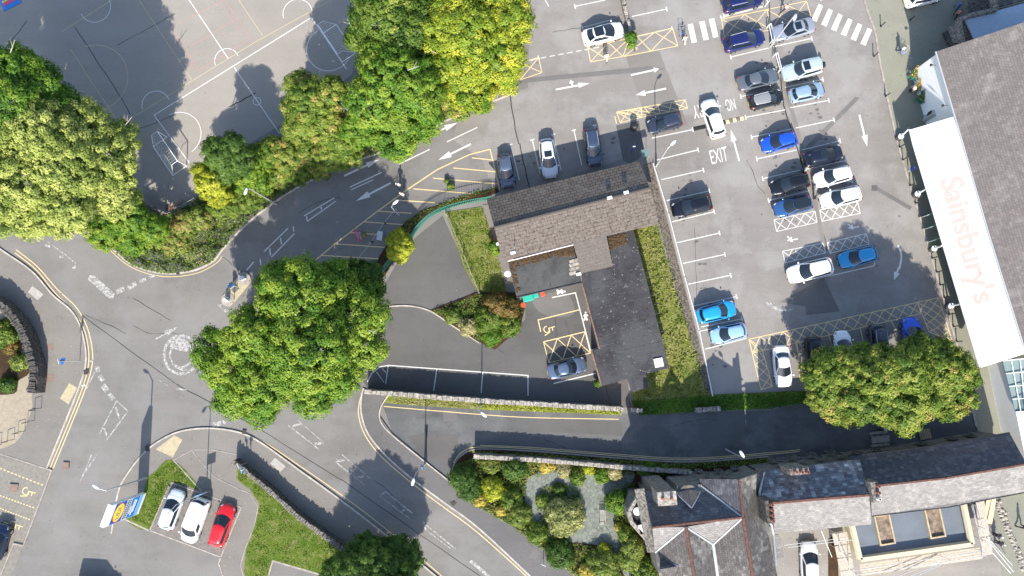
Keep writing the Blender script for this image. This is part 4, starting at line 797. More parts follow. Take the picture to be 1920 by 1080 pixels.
mb.build('duct', M['stone_pale'], B)
for a, b, z in ((935, 457, 4.6), (962, 474, 4.5), (1143, 371, 5.75), (1174, 361, 5.75), (1085, 514, 3.2)):
    mb = MB(); mb.box(P(a, b, z), (.5, .28, .14), .25); mb.build('roof_vent', M['white_wall'], B)
mb = MB(); c = P(952, 513, 2.4); mb.ball(c, (.38, .38, .12), 12, 6); mb.tube(c, c+Vector((.4, 0, -.1)), .04); mb.build('satellite_dish', M['white_metal'], B)
mb = MB(); mb.tube(P(965, 466, 4.45), P(965, 466, 4.45)+Vector((0, 0, 1.1)), .03); mb.build('flue_pipe', M['steel'], B)
# moss lying in clumps in the corners of the flat roofs
def blobs(n, quad, z, s0, s1):
    mb = MB(); a, b, c, d = [Vector(k) for k in quad]
    for _ in range(n):
        u, v = random.random(), random.random()**1.3; q = (a*(1-u)+b*u)*(1-v)+(d*(1-u)+c*u)*v; s = random.uniform(s0, s1); mb.ball(P(q[0], q[1], z), (s, s*random.uniform(.6, 1), .05), 6, 4)
    return mb
blobs(260, [(955, 491), (1070, 463), (1073, 475), (960, 503)], 3.02, .05, .22).build('moss', M['moss_clump'], B)
blobs(110, [(1045, 470), (1074, 461), (1077, 478), (1055, 482)], 3.02, .05, .22).build('moss', M['moss_clump'], B)
blobs(60, [(955, 491), (960, 490), (975, 545), (969, 548)], 3.02, .05, .18).build('moss', M['moss_clump'], B)
blobs(150, [(1139, 447), (1172, 438), (1176, 455), (1143, 470)], 2.97, .05, .22).build('moss', M['moss_clump'], B)
# seams of the felt
mb = MB()
for i in range(9): y = 548+i*17; x = 1096+i*4.3; mb.ribbon([xy(x, y, 2.96), xy(x+128, y-30, 2.96)], .05, 2.955, 2.962)
for i in range(5): x = 975+i*22; mb.ribbon([xy(x, 487-i*5, 3.01), xy(x+15, 552-i*5, 3.01)], .05, 3.005, 3.012)
mb.build('felt_seams', M['stone_dark'], B)
fix(B)
# --- the supermarket
S = empty('supermarket_building', P(1900, 400), 0, 'large supermarket with a grey slate roof and a long white canopy along the right edge', 'building')
# eave and ridge of the big roof
E0, E1, E2, E3 = P(1755, 97, 5.6), P(1806, 270, 5.6), P(1854, 437, 5.6), P(1920, 650, 5.6)
ro = lambda p, dx, dy, dz: p+Vector((dx, dy, dz))
K0 = P(1925, 40, 9.2); K3 = E3+(K0-E0)
face('roof', [E0, E1, E2, E3, K3, K0], 'slate_shop', S, .2, ax=(E0, E3))
mb = MB(); cy = [ro(K0, 0, 0, -.01), ro(K3, 0, 0, -.01), ro(K3, 22, 4, -4), ro(K0, 22, 4, -4)]; face('roof', cy, 'slate_shop', S, .2, ax=(K0, K3))
bw = [(p.x+.35, p.y) for p in (E0, E1, E2, E3)]; walls('wall', bw+[(K3.x+20, K3.y+4), (K0.x+20, K0.y+2)], 5.4, 'white_wall', S)
cap('gutter', [ro(E0, -.05, 0, .02), ro(E1, -.05, 0, .02), ro(E2, -.05, 0, .02), ro(E3, -.05, 0, .02)], .16, 'steel', S, .06)
C0, C1, C2 = P(1708, 243, 3.1), P(1716, 275, 3.1), P(1840, 689, 3.1)
D0 = P(1787, 219, 5.5)
face('canopy', [C0, P(1714, 268, 3.1), P(1795, 540, 3.1), C2, P(1925, 662, 5.5), P(1917, 648, 5.5), P(1886, 540, 5.5), P(1854, 437, 5.5), P(1806, 270, 5.5), D0], 'canopy', S, .1, ax=(C0, C2), up=.0)
cap('canopy_gutter', [ro(C0, -.12, 0, 0), ro(P(1714, 268, 3.1), -.12, 0, 0), ro(P(1795, 540, 3.1), -.12, 0, 0), ro(C2, -.12, 0, 0)], .22, 'white_metal', S, .12)
cap('canopy_edge_trim', [ro(C0, .22, 0, .06), ro(P(1714, 268, 3.1), .22, 0, .06), ro(P(1795, 540, 3.1), .22, 0, .06), ro(C2, .22, 0, .06)], .05, 'copestone', S, .1)
mb = MB()   # fascia lettering lies 1 cm proud of the canopy sheet
def on_canopy(px, py):
    o = Vector((0, 0, H)); d = RM @ Vector(((px-960)/F, -(py-540)/F, -1)); n = (C2-C0).cross(D0-C0).normalized(); t = (C0+n*.03*(1 if n.z > 0 else -1)-o).dot(n)/d.dot(n); return o+d*t
text_on(mb, "Sainsbury's", on_canopy(1807, 328), on_canopy(1872, 560), on_canopy(1816, 576), on_canopy(1748, 342))
mb.build('sign_lettering', M['fascia_text'], S)
for a, b in [(1722, 142), (1768, 198), (1746, 122)][1:]:
    mb = MB(); c = P(a, b, 4.6); mb.ball(c, (.16, .16, .12), 8, 6); mb.tube(c, c+Vector((.5, 0, 0)), .03); mb.build('wall_lamp', M['black'], S)
mb = MB(); c0 = P(1742, 222, 1.0); c1 = P(1750, 198, 1.0); d = (c1-c0).normalized(); rz_ = math.atan2(d.y, d.x); cc = (c0+c1)/2
mb.box(cc+Vector((0, 0, .1)), (1.7, .5, 2.2), rz_); k = mb.build('cash_machine', M['steel'], S); mb = MB(); mb.box(cc+Vector((-.27, .06, .35)), (1.0, .06, .8), rz_); mb.build('screen_panel', M['black'], k); mb = MB(); mb.box(cc+Vector((-.31, -.25, .1)), (.35, .06, .3), rz_); mb.build('keypad', M['new_wood'], k)
# shopfront glass under the canopy
fr = [(P(1720, 262).x+3.1, P(1720, 262).y), (P(1850, 690).x+2.6, P(1850, 690).y)]
mb = MB()
a_, b_ = P(1786, 262, 5.4), P(1895, 640, 5.4)
for i in range(9):
    u, v = i/9+.01, (i+1)/9-.01; p, q = a_.lerp(b_, u), a_.lerp(b_, v); window(S, (p.x+.30, p.y), (q.x+.30, q.y), .3, 2.7, out=.25, fm='green_metal', name='shop_window')
fix(S)
# porch columns of the canopy with round drums at their feet
for i, ((x, y), (x2, y2)) in enumerate((((1685, 258), (1703, 243)), ((1716, 365), (1737, 354)), ((1747, 467), (1766, 461)), ((1778, 574), (1801, 570)))):
    o = empty('canopy_column', P(x, y, .1), 0, 'white canopy column on a round drum foot, '+('nearest the flower stand', 'second along from the flower stand', 'beside the three green banners', 'nearest the yellow hatching at the south end')[i], 'column', 'columns of the supermarket canopy')
    t = P(x2, y2, 3.0)-o.location; mb = MB(); mb.tube((0, 0, 0), (0, 0, .5), .42, .36, 16); mb.build('drum', M['stone_dark'], o); mb = MB(); mb.tube((0, 0, .5), (0, 0, .62), .33, .3, 16); mb.build('drum_cap', M['white_metal'], o)
    mb = MB(); mb.tube((0, 0, .6), (t.x, t.y, t.z), .09, .08, 10); mb.build('post', M['white_metal'], o)
# --- flat annex with stone parapet top right
X = empty('stone_annex', P(1850, 40), 0, 'stone-walled annex with a pale blue flat roof behind the supermarket, top right', 'building')
face('roof', [P(1810, 36, 4), P(1935, 2, 4), P(1935, 50, 4), P(1830, 80, 4)], 'blue_roof', X, .2)
walls('wall', [xy(1803, 34, 3.8), xy(1935, 0, 3.8), xy(1935, 60, 3.8), xy(1826, 88, 3.8)], 3.8, 'stone_dark', X)
cap('parapet', [P(1802, 86, 3.9), P(1795, 40, 4.0), P(1815, 31, 4.0), P(1865, 20, 4.0), P(1856, -20, 4.0)], .55, 'stone', X, .5)
face('lean_to_roof', [P(1778, 52, 2.2), P(1800, 36, 3.0), P(1812, 78, 3.0), P(1788, 80, 2.2)], 'stone', X, .15)
face('yard_roof', [P(1815, -20, 2.5), P(1850, -20, 2.5), P(1856, 16, 2.5), P(1815, 26, 2.5)], 'stone_dark', X, .15)
face('yard_roof', [P(1866, -30, 3.0), P(1930, -30, 3.0), P(1930, -2, 3.0), P(1866, 15, 3.0)], 'slate_w', X, .15)
fix(X)
# --- the glazed building at the right edge
Gb = empty('glazed_building', P(1915, 740), 0, 'building with a pale green glass roof at the right edge', 'building')
face('glass_roof', [P(1880, 676, 3.4), P(1945, 670, 5), P(1945, 772, 5), P(1904, 772, 3.4)], M.setdefault('green_glass', simple('pale_green_glazing', (.20, .27, .27), .3)), Gb, .08)
mb = MB()
for i in range(5):
    a = P(1880+i*6.1, 676+i*24, 3.45); b_ = P(1945, 670+i*25, 5.05); mb.tube(a, b_, .05)
for u in (.25, .5, .75): mb.tube(P(1880, 676, 3.45).lerp(P(1945, 670, 5.05), u), P(1904, 772, 3.45).lerp(P(1945, 772, 5.05), u), .05)
mb.build('glazing_bars', M['white_metal'], Gb)
walls('wall', [xy(1886, 680, 3.2), xy(1980, 680, 3.2), xy(1990, 870, 3.2), xy(1925, 870, 3.2)], 3.2, 'white_wall', Gb); fix(Gb)
def stone_wall(label, path, wd, h, mat='stone', capm='stone_pale', group='rubble stone walls', name='stone_wall', curve=6, teeth=True):
    """dry-stone wall: wobbly body and a row of upright cap stones"""
    p = PS(spline(path, curve)); L = [p[0]]; acc = 0
    fine = []
    for a, b in zip(p, p[1:]):
        n = max(1, int((b-a).length/.5))
        fine += [a.lerp(b, k/n) for k in range(n)]
    fine.append(p[-1]); mb = MB(); mb.ribbon(fine, wd, 0, h, wob=.05)
    o = empty(name, fine[len(fine)//2], 0, label, 'wall', group); mb.build('wall_body', M[mat], o)
    cp = MB()
    tot = sum((b-a).length for a, b in zip(fine, fine[1:])); s_ = 0
    while s_ < tot:
        L_ = random.uniform(.12, .3) if teeth else random.uniform(.25, .75); t_ = s_+L_/2; acc = 0
        for a, b in zip(fine, fine[1:]):
            d = b-a
            if acc+d.length >= t_ or b is fine[-1]: q = a.lerp(b, min(1, (t_-acc)/max(d.length, 1e-6))); break
            acc += d.length
        hh = random.uniform(.08, .32) if teeth else random.uniform(.10, .20); q.z = h+hh/2-.02
        cp.box(q, (L_*.93, wd*random.uniform(.75, 1.15), hh), math.atan2(d.y, d.x)+random.uniform(-.12, .12)); s_ += L_+random.uniform(0, .03)
    cp.build('cap_stones', M[capm], o, bevel=.03); fix(o); return o
stone_wall('long rubble wall between the staff car park and the lane', [(690, 733), (760, 738), (900, 749), (1000, 755), (1165, 765)], .5, 1.7, 'stone', 'stone_pale', teeth=False)
stone_wall('short rubble wall stub where the lane verge meets the long wall, right of the building gate', [(1180, 767), (1200, 768)], .4, 1.2, 'stone', 'stone_pale')
stone_wall('low rubble wall piece half hidden in the hedge strip of the lane', [(1300, 768), (1345, 765)], .5, 1.0, 'stone', 'stone_pale')
stone_wall('rubble wall along the lane side of the walled garden', [(890, 852), (1000, 858), (1100, 866), (1200, 875), (1290, 882)], .42, 1.6, 'stone', 'stone_pale', teeth=False)
stone_wall('road wall with reddish coping beside the large lawn', [(447, 862), (470, 880), (520, 921), (565, 962), (610, 995), (672, 1040)], .5, 1.3, 'stone_dark', 'stone')
stone_wall('tall curved rubble wall round the garden at the left edge', [(-20, 558), (10, 566), (40, 592), (62, 625), (76, 665), (82, 700), (78, 735)], .9, 1.6, 'stone_dark', 'stone_dark')
stone_wall('low stone wall beside the glazed building at the right edge', [(1872, 680), (1885, 730), (1903, 800), (1922, 860), (1945, 930)], .55, 1.1, 'stone_pale', 'stone_pale', teeth=False)
# inner terrace of the curved wall
sheet('terrace', spline([(-40, 575), (0, 575), (30, 600), (52, 640), (62, 690), (62, 740), (60, 772), (30, 830), (-40, 850)], 4), .135, M.setdefault('terrace_pave', simple('terrace_paving', (.30, .255, .19), .9, var=.15)))
sheet('terrace_bed', spline([(-40, 600), (10, 600), (36, 630), (40, 660), (58, 670), (56, 700), (35, 715), (28, 738), (-40, 740)], 4), .15, 'soil')
# --- stone houses, lower right
Hs = empty('stone_house', P(1320, 980), 0, 'old stone house with hipped slate roofs, red ridge tiles and a bay window, bottom right', 'building')
ze, zr = 6.8, 8.9
e1, e2, e3, e4 = P(1208, 921, ze), P(1312, 898, ze), P(1386, 899, ze), P(1430, 886, ze)
r0, r1, r2 = P(1223, 989, zr), P(1393, 970, zr), P(1386, 899, 8.6)
v0 = P(1228, 1036, ze+.5); v1 = P(1337, 1021, 7.6)
g1, g2 = P(1286, 988, zr), P(1302, 1085, zr); g3 = P(1412, 1085, zr); v2 = P(1346, 1085, 7.3); w2 = P(1238, 1090, ze)
face('roof', [e1, P(1311, 909, ze), r1, r0], 'slate_n', Hs, ax=(r0, r1))
face('roof', [P(1311, 909, ze), e2, r2, r1], 'slate_n', Hs, ax=(r1, r2))
E_top = P(1432, 884, 6.9); E_bot = P(1460, 1090, 6.9)
face('roof', [r2, E_top, P(1424, 925, 6.6), P(1432, 965, 6.6), E_bot, g3, r1], 'slate_w', Hs, ax=(r1, g3))
face('roof', [r0, g1, v0], 'slate_s', Hs, ax=(r0, g1)); face('roof', [g1, r1, v1], 'slate_s', Hs, ax=(g1, r1))
face('roof', [g1, g2, w2, v0], 'slate_w', Hs, ax=(g1, g2)); face('roof', [g1, v1, v2, g2], 'slate_w', Hs, ax=(g1, g2)); face('roof', [r1, g3, v2, v1], 'slate_w', Hs, ax=(r1, g3))
cap('ridge_tiles', [r0, r1, r2], .26, 'red_ridge', Hs, .12); cap('ridge_tiles', [r1, g3], .36, 'red_ridge', Hs, .12); cap('ridge_tiles', [g1, g2], .36, 'red_ridge', Hs, .12)
for q in ([P(1312, 909, ze+.05), r1], [v0, g1], [g1, v1, r1], [v1, v2]): cap('lead_valley', q, .20 if q[-1] is not v2 else .4, 'lead', Hs, .10)
walls('wall', [xy(1214, 926, 6.5), xy(1310, 913, 6.5), xy(1318, 903, 6.5), xy(1386, 904, 6.5), xy(1430, 890, 6.5), xy(1452, 1085, 6.5), xy(1240, 1085, 6.5), xy(1226, 990, 6.5)], 6.7, 'render_wall', Hs)
face('parapet', [P(1190, 918, 6.2), P(1208, 916, 7.0), P(1228, 1036, 7.0), P(1214, 1036, 6.2)], 'stone', Hs, .3)
# north chimney stack, gable dormer and bay
mb = MB(); cN = P(1250, 934, 10.2); mb.box((cN.x, cN.y, 5.1), (1.7, 1.2, 10.2), .08); ch = mb.build('chimney', M['stone'], Hs)
mb = MB(); mb.box((cN.x, cN.y, 10.3), (1.75, 1.25, .3), .08); mb.build('chimney_cap', M['stone_pale'], ch)
for k in range(2): mb = MB(); q = Vector((cN.x-.4+.8*k, cN.y, 10.45)); mb.tube(q, q+Vector((0, 0, .4)), .16, .13, 10); mb.build('chimney_pot', M['clay'], ch)
d0, d1, d2 = P(1268, 924, ze+.3), P(1314, 921, ze+.3), P(1297, 952, 8.6); dr = P(1293, 918, 8.4)
face('dormer_roof', [d0, dr, d2], 'slate_n', Hs, .1); face('dormer_roof', [dr, d1, d2], 'slate_w', Hs, .1); cap('lead_valley', [d0, d2, d1], .15, 'lead', Hs, .08)
walls('dormer_wall', [(p.x, p.y) for p in (d0, d1)]+[xy(1312, 905, 6), xy(1266, 908, 6)], ze+.2, 'render_wall', Hs)
f0, f1, f2, f3 = P(1237, 1040, ze), P(1270, 1060, 8.0), P(1236, 1066, 8.2), P(1262, 1086, 7.5)
face('dormer_roof', [f0, f1, f2], 'slate_n', Hs, .1, up=.3); cap('lead_valley', [ro(f0, 0, 0, .3), ro(f1, 0, 0, .3)], .15, 'lead', Hs, .08); face('dormer_roof', [f2, f1, f3], 'slate_w', Hs, .1, up=.3)
for a, b in ((1265, 925), (1290, 921), (1330, 903), (1360, 903)): p = P(a, b, 6.5); q = P(a+12, b-1, 6.5); window(Hs, (p.x, p.y+.32), (q.x, q.y+.32), 4.0, 5.2, out=-.04, name='window')
for a, b in ((1325, 903), (1365, 903), (1398, 898)): p = P(a, b, 6.5); q = P(a+12, b-1, 6.5); window(Hs, (p.x, p.y+.28), (q.x, q.y+.28), 1.2, 2.4, out=-.04)
bay = [xy(1188, 930, 4.5), xy(1176, 955, 4.5), xy(1178, 975, 4.5), xy(1208, 1008, 4.5), xy(1222, 1000, 4.5), xy(1212, 930, 4.5)]
walls('bay_wall', bay, 4.3, 'render_wall', Hs)
cap('bay_parapet', [P(1196, 930, 4.4), P(1179, 958, 4.4), P(1184, 978, 4.4), P(1212, 1010, 4.4)], .5, 'stone_pale', Hs, .35)
face('bay_roof', [P(1198, 936, 4.35), P(1184, 960, 4.35), P(1188, 976, 4.35), P(1210, 1004, 4.35), P(1214, 1000, 4.35), P(1204, 940, 4.35)], 'felt', Hs, .05)
mb = MB(); c = P(1194, 958, 4.5); mb.tube(c, c+Vector((0, 0, .3)), .4, .4, 12); mb.build('roof_drum', M['white_metal'], Hs); mb = MB(); mb.box(P(1203, 992, 4.6), (.5, .9, .3), .3); mb.build('roof_unit', M['white_metal'], Hs)
fix(Hs)
T = empty('terrace_house', P(1540, 930), 0, 'middle house with blotchy blue slates, a pale rear roof slope and clay chimney pots', 'building')
a0, a1 = P(1432, 884, 6.0), P(1612, 861, 6.0); b0, b1 = P(1448, 943, 7.9), P(1630, 928, 7.9); c0, c1 = P(1452, 1000, 5.8), P(1634, 983, 5.8)
face('roof', [a0, a1, b1, b0, P(1424, 925, 7.2)], 'slate_mix', T, ax=(b0, b1)); face('roof', [b0, b1, c1, c0], 'slate_s', T, ax=(b0, b1)); cap('ridge_tiles', [b0, b1], .3, 'red_ridge', T, .1)
cap('lead_flashing', [P(1432, 886, 6.4), P(1424, 925, 7.4), P(1430, 962, 7.3), P(1447, 985, 6.6), P(1450, 1003, 6.2), P(1455, 1060, 6.6)], .22, 'lead', T, .12)
walls('wall', [xy(1434, 888, 5.8), xy(1610, 865, 5.8), xy(1630, 978, 5.6), xy(1454, 995, 5.6)], 5.6, 'render_wall', T)
for i in range(4): p = P(1470+i*38, 885-i*4.8, 5.8); q = P(1484+i*38, 883-i*4.8, 5.8); window(T, (p.x, p.y+.55), (q.x, q.y+.55), 3.0, 4.4, out=-.06); window(T, (p.x, p.y+.55), (q.x, q.y+.55), .9, 2.1, out=-.06)
for (x, y, z, n, sx, sy) in ((1444, 960, 9.6, 4, .7, 2.1), (1499, 884, 8.6, 3, 1.8, .6)):
    mb = MB(); c = P(x, y, z); mb.box((c.x, c.y, z-1.5), (sx, sy, 3.0), .1); ch = mb.build('chimney', M['stone_dark'] if n == 4 else M['stone'], T)
    for k in range(n):
        t = (k-(n-1)/2)/n; q = Vector((c.x+t*sx*(.9 if sx > sy else .1)+.1, c.y-t*sy*(.9 if sy > sx else .1), z)); mb = MB(); mb.tube(q, q+Vector((0, 0, .55)), .17, .14, 10); mb.tube(q+Vector((0, 0, .551)), q+Vector((0, 0, .555)), .10, .10, 10); mb.build('chimney_pot', M['clay'], ch)
        mb = MB(); mb.tube(q+Vector((0, 0, .54)), q+Vector((0, 0, .565)), .10, .10, 10); mb.build('flue', M['black'], ch)
face('lean_to_roof', [P(1446, 1003, 4.8), P(1462, 1002, 4.8), P(1470, 1044, 4.4), P(1454, 1050, 4.4)], 'slate_s', T, .15)
fix(T)
L_ = empty('long_outbuilding', P(1760, 880), 0, 'long low range with dark purple slates facing the lane, lower right', 'building')
a = [P(1590, 856, 4.8), P(1715, 842, 4.8), P(1893, 812, 4.8)]; b = [P(1631, 912, 6.6), P(1770, 897, 6.6), P(1925, 870, 6.6)]; c = [P(1635, 967, 4.6), P(1780, 950, 4.6), P(1925, 922, 4.6)]
face('roof', a+b[::-1], 'slate_dark', L_, ax=(b[0], b[2])); face('roof', b+c[::-1], 'slate_s', L_, ax=(b[0], b[2])); cap('ridge_tiles', b, .25, 'red_ridge', L_, .1)
walls('wall', [xy(1596, 862, 4.6), xy(1715, 847, 4.6), xy(1890, 818, 4.6), xy(1920, 916, 4.4), xy(1780, 945, 4.4), xy(1640, 962, 4.4)], 4.45, 'render_wall', L_)
for x, y in ((1620, 858), (1660, 853), (1745, 841), (1805, 831), (1840, 825)): p = P(x, y, 4.6); q = P(x+14, y-1.6, 4.6); window(L_, (p.x, p.y+.12), (q.x, q.y+.12), 1.4, 2.9, out=-.05)
mb = MB(); c_ = P(1640, 922, 8.2); mb.box((c_.x, c_.y, 7.2), (.7, 1.9, 2.4), .12); ch = mb.build('chimney', M['stone'], L_)
for k in range(3): q = Vector((c_.x+.15, c_.y-.6+.6*k, 8.4)); mb = MB(); mb.tube(q, q+Vector((0, 0, .5)), .17, .14, 10); mb.build('chimney_pot', M['clay'] if k else M['white_wall'], ch); mb = MB(); mb.tube(q+Vector((0, 0, .49)), q+Vector((0, 0, .515)), .10, .10, 10); mb.build('flue', M['black'], ch)
cap('gutter', [ro(p, 0, .05, -.05) for p in a], .1, 'black', L_, .08); cap('gutter', [ro(p, 0, -.05, -.05) for p in c], .1, 'black', L_, .08)
fix(L_)
# --- new flat-roofed extension with rooflights and scaffold
Ex = empty('flat_roof_extension', P(1720, 1000), 0, 'new extension with a blue-grey flat roof, cream insulated parapet and two rooflights under construction', 'building')
q4 = [(1598, 968), (1797, 928), (1815, 1016), (1615, 1043)]
face('flat_roof', [P(a, b, 3.2) for a, b in q4], 'grey_membrane', Ex, .2)
walls('wall', [xy(a, b, 3.0) for a, b in q4], 3.0, 'insul', Ex)
cap('parapet', [P(1803, 930, 3.5), P(1821, 1019, 3.5), P(1612, 1048, 3.5), P(1597, 985, 3.5)], .62, 'insul', Ex, .32)
for x, y in ((1657, 992), (1751, 979)):
    mb = MB(); c = P(x, y, 3.25); Mt = Matrix.Rotation(.17, 3, 'Z')
    for dx, dy, sx, sy in ((-.72, 0, .14, 3.0), (.72, 0, .14, 3.0), (0, 1.43, 1.3, .14), (0, -1.43, 1.3, .14)): mb.box(c+Mt @ Vector((dx, dy, .12)), (sx, sy, .3), .17)
    k = mb.build('rooflight', M['new_wood'], Ex); mb = MB(); mb.box(c+Vector((0, 0, -.0)), (1.3, 2.72, .06), .17); mb.build('opening_panel', simple('painted_dim_room', (.20, .15, .11), .9, var=.6, scale=2), k)  # solid panel; the dimness of the room below is put into its colour
fix(Ex)
sheet('work_yard', [(1450, 990), (1640, 985), (1900, 930), (1925, 1100), (1450, 1100)], .09, M.setdefault('yard', asphalt('dusty_yard_paving', (.24, .222, .20), .2)))
sheet('yard_moss', [(1552, 1010), (1568, 1000), (1572, 1090), (1552, 1095)], .10, 'soil')
Sf = empty('scaffold', P(1840, 990), 0, 'steel tube scaffold with board walkways wrapped round the new extension', 'scaffold')
def plank(q, z, n=5):
    a, b, c, d = [P(x, y, z) for x, y in q]
    for i in range(n):
        u, v = i/n+.012, (i+1)/n-.012; face('board_run', [a.lerp(d, u), b.lerp(c, u), b.lerp(c, v), a.lerp(d, v)], 'board', Sf, .05)
plank([(1611, 1058), (1836, 1026), (1843, 1048), (1616, 1080)], 2.4); plank([(1829, 938), (1845, 935), (1862, 1040), (1842, 1044)], 2.4, 3); plank([(1560, 1000), (1588, 996), (1606, 1090), (1580, 1095)], 2.4, 4)
mb = MB()
def st(a, b, r=.03): mb.tube(P(*a), P(*b), r)
for q in (((1824, 946, 3.6), (1843, 1035, 3.6)), ((1834, 944, 3.6), (1860, 1030, 3.6)), ((1830, 940, 4.2), (1850, 1015, 4.2)), ((1822, 948, 2.6), (1845, 1040, 2.6)), ((1842, 1015, 2.5), (1895, 1075, 1.2)), ((1850, 1010, 2.5), (1900, 1072, 1.2)), ((1858, 1015, 2.5), (1898, 1060, 1.2)), ((1565, 1000, 3.4), (1600, 1085, 3.4)), ((1600, 1070, 3.4), (1850, 1032, 3.4)), ((1605, 1078, 3.4), (1850, 1042, 3.4)), ((1470, 1022, 4.2), (1590, 1008, 4.2)), ((1478, 1026, 4.2), (1600, 1012, 4.2)), ((1660, 1090, 3), (1770, 1046, 3)), ((1672, 1095, 3), (1780, 1050, 3)), ((1690, 1095, 3), (1765, 1058, 3)), ((1540, 995, 4.6), (1560, 1045, 4.2))): st(*q)
for x, y in ((1824, 946), (1843, 1035), (1850, 1015), (1566, 1000), (1604, 1075), (1700, 1062), (1780, 1050), (1843, 990), (1586, 1040)): p = P(x, y, 4.0); mb.tube((p.x, p.y, .05), (p.x, p.y, 4.4), .03)
mb.build('tubes', M['steel'], Sf); fix(Sf)
Ld = empty('timber_stack', P(1855, 955), 0, 'two pale timber stair stringers leaning beside the scaffold', 'timber')
mb = MB(); face('stringer', [P(1850, 938, 2.6), P(1859, 936, 2.6), P(1854, 975, .4), P(1844, 974, .4)], 'new_wood', Ld, .08); face('stringer', [P(1860, 936, 2.8), P(1868, 934, 2.8), P(1860, 983, .4), P(1851, 981, .4)], 'new_wood', Ld, .08); fix(Ld)
Rw = empty('garden_rubble_edge', P(1890, 1000), 0, 'crumbling rubble kerb between the work yard and the supermarket paving', 'wall')
mb = MB()
for k in range(120):
    u = k/120; q = P(1870+52*u+random.uniform(-4, 4), 940+130*u+random.uniform(-2, 2), .1); s = random.uniform(.1, .3); mb.ball(q, (s, s*.8, s*.7), 6, 4)
mb.build('rubble', M['stone_pale'], Rw); fix(Rw)
# ================================================================== VEHICLES
def car_paint(name, col, metal=.35):
    m, nt, b = new_mat(name); b.inputs['Base Color'].default_value = tuple(col)+(1,); b.inputs['Metallic'].default_value = metal if max(col) < .6 else .05
    b.inputs['Roughness'].default_value = .32; b.inputs['Coat Weight'].default_value = .8; b.inputs['Coat Roughness'].default_value = .06; return m
def lerp(a, b, t): return a+(b-a)*t
TYPES = {  # L, W, H, belt, hood z, windscreen base x, roof front x, roof rear x, rear glass base x, tail z
 'hatch':  dict(L=4.15, W=1.78, H=1.47, belt=.93, hood=.90, wx=.92, rf=.28, rr=-1.50, rb=-1.86, tail=.93),
 'mini':   dict(L=4.05, W=1.75, H=1.45, belt=.95, hood=.93, wx=.98, rf=.45, rr=-1.62, rb=-1.82, tail=.95),
 'suv':    dict(L=4.50, W=1.86, H=1.64, belt=1.06, hood=1.03, wx=1.00, rf=.36, rr=-1.70, rb=-2.03, tail=1.06),
 'estate': dict(L=4.50, W=1.80, H=1.52, belt=.95, hood=.90, wx=.98, rf=.30, rr=-1.72, rb=-2.05, tail=.95),
 'saloon': dict(L=4.70, W=1.82, H=1.43, belt=.94, hood=.90, wx=.98, rf=.24, rr=-1.02, rb=-1.68, tail=.98),
 'coupe':  dict(L=4.70, W=1.90, H=1.58, belt=1.02, hood=.96, wx=1.10, rf=.20, rr=-1.15, rb=-2.02, tail=1.06),
 'fourby': dict(L=4.60, W=1.86, H=1.80, belt=1.12, hood=1.10, wx=.82, rf=.42, rr=-1.98, rb=-2.10, tail=1.12),
 'van':    dict(L=4.85, W=1.90, H=1.92, belt=1.12, hood=1.05, wx=1.45, rf=.75, rr=-2.20, rb=-2.30, tail=1.12)}
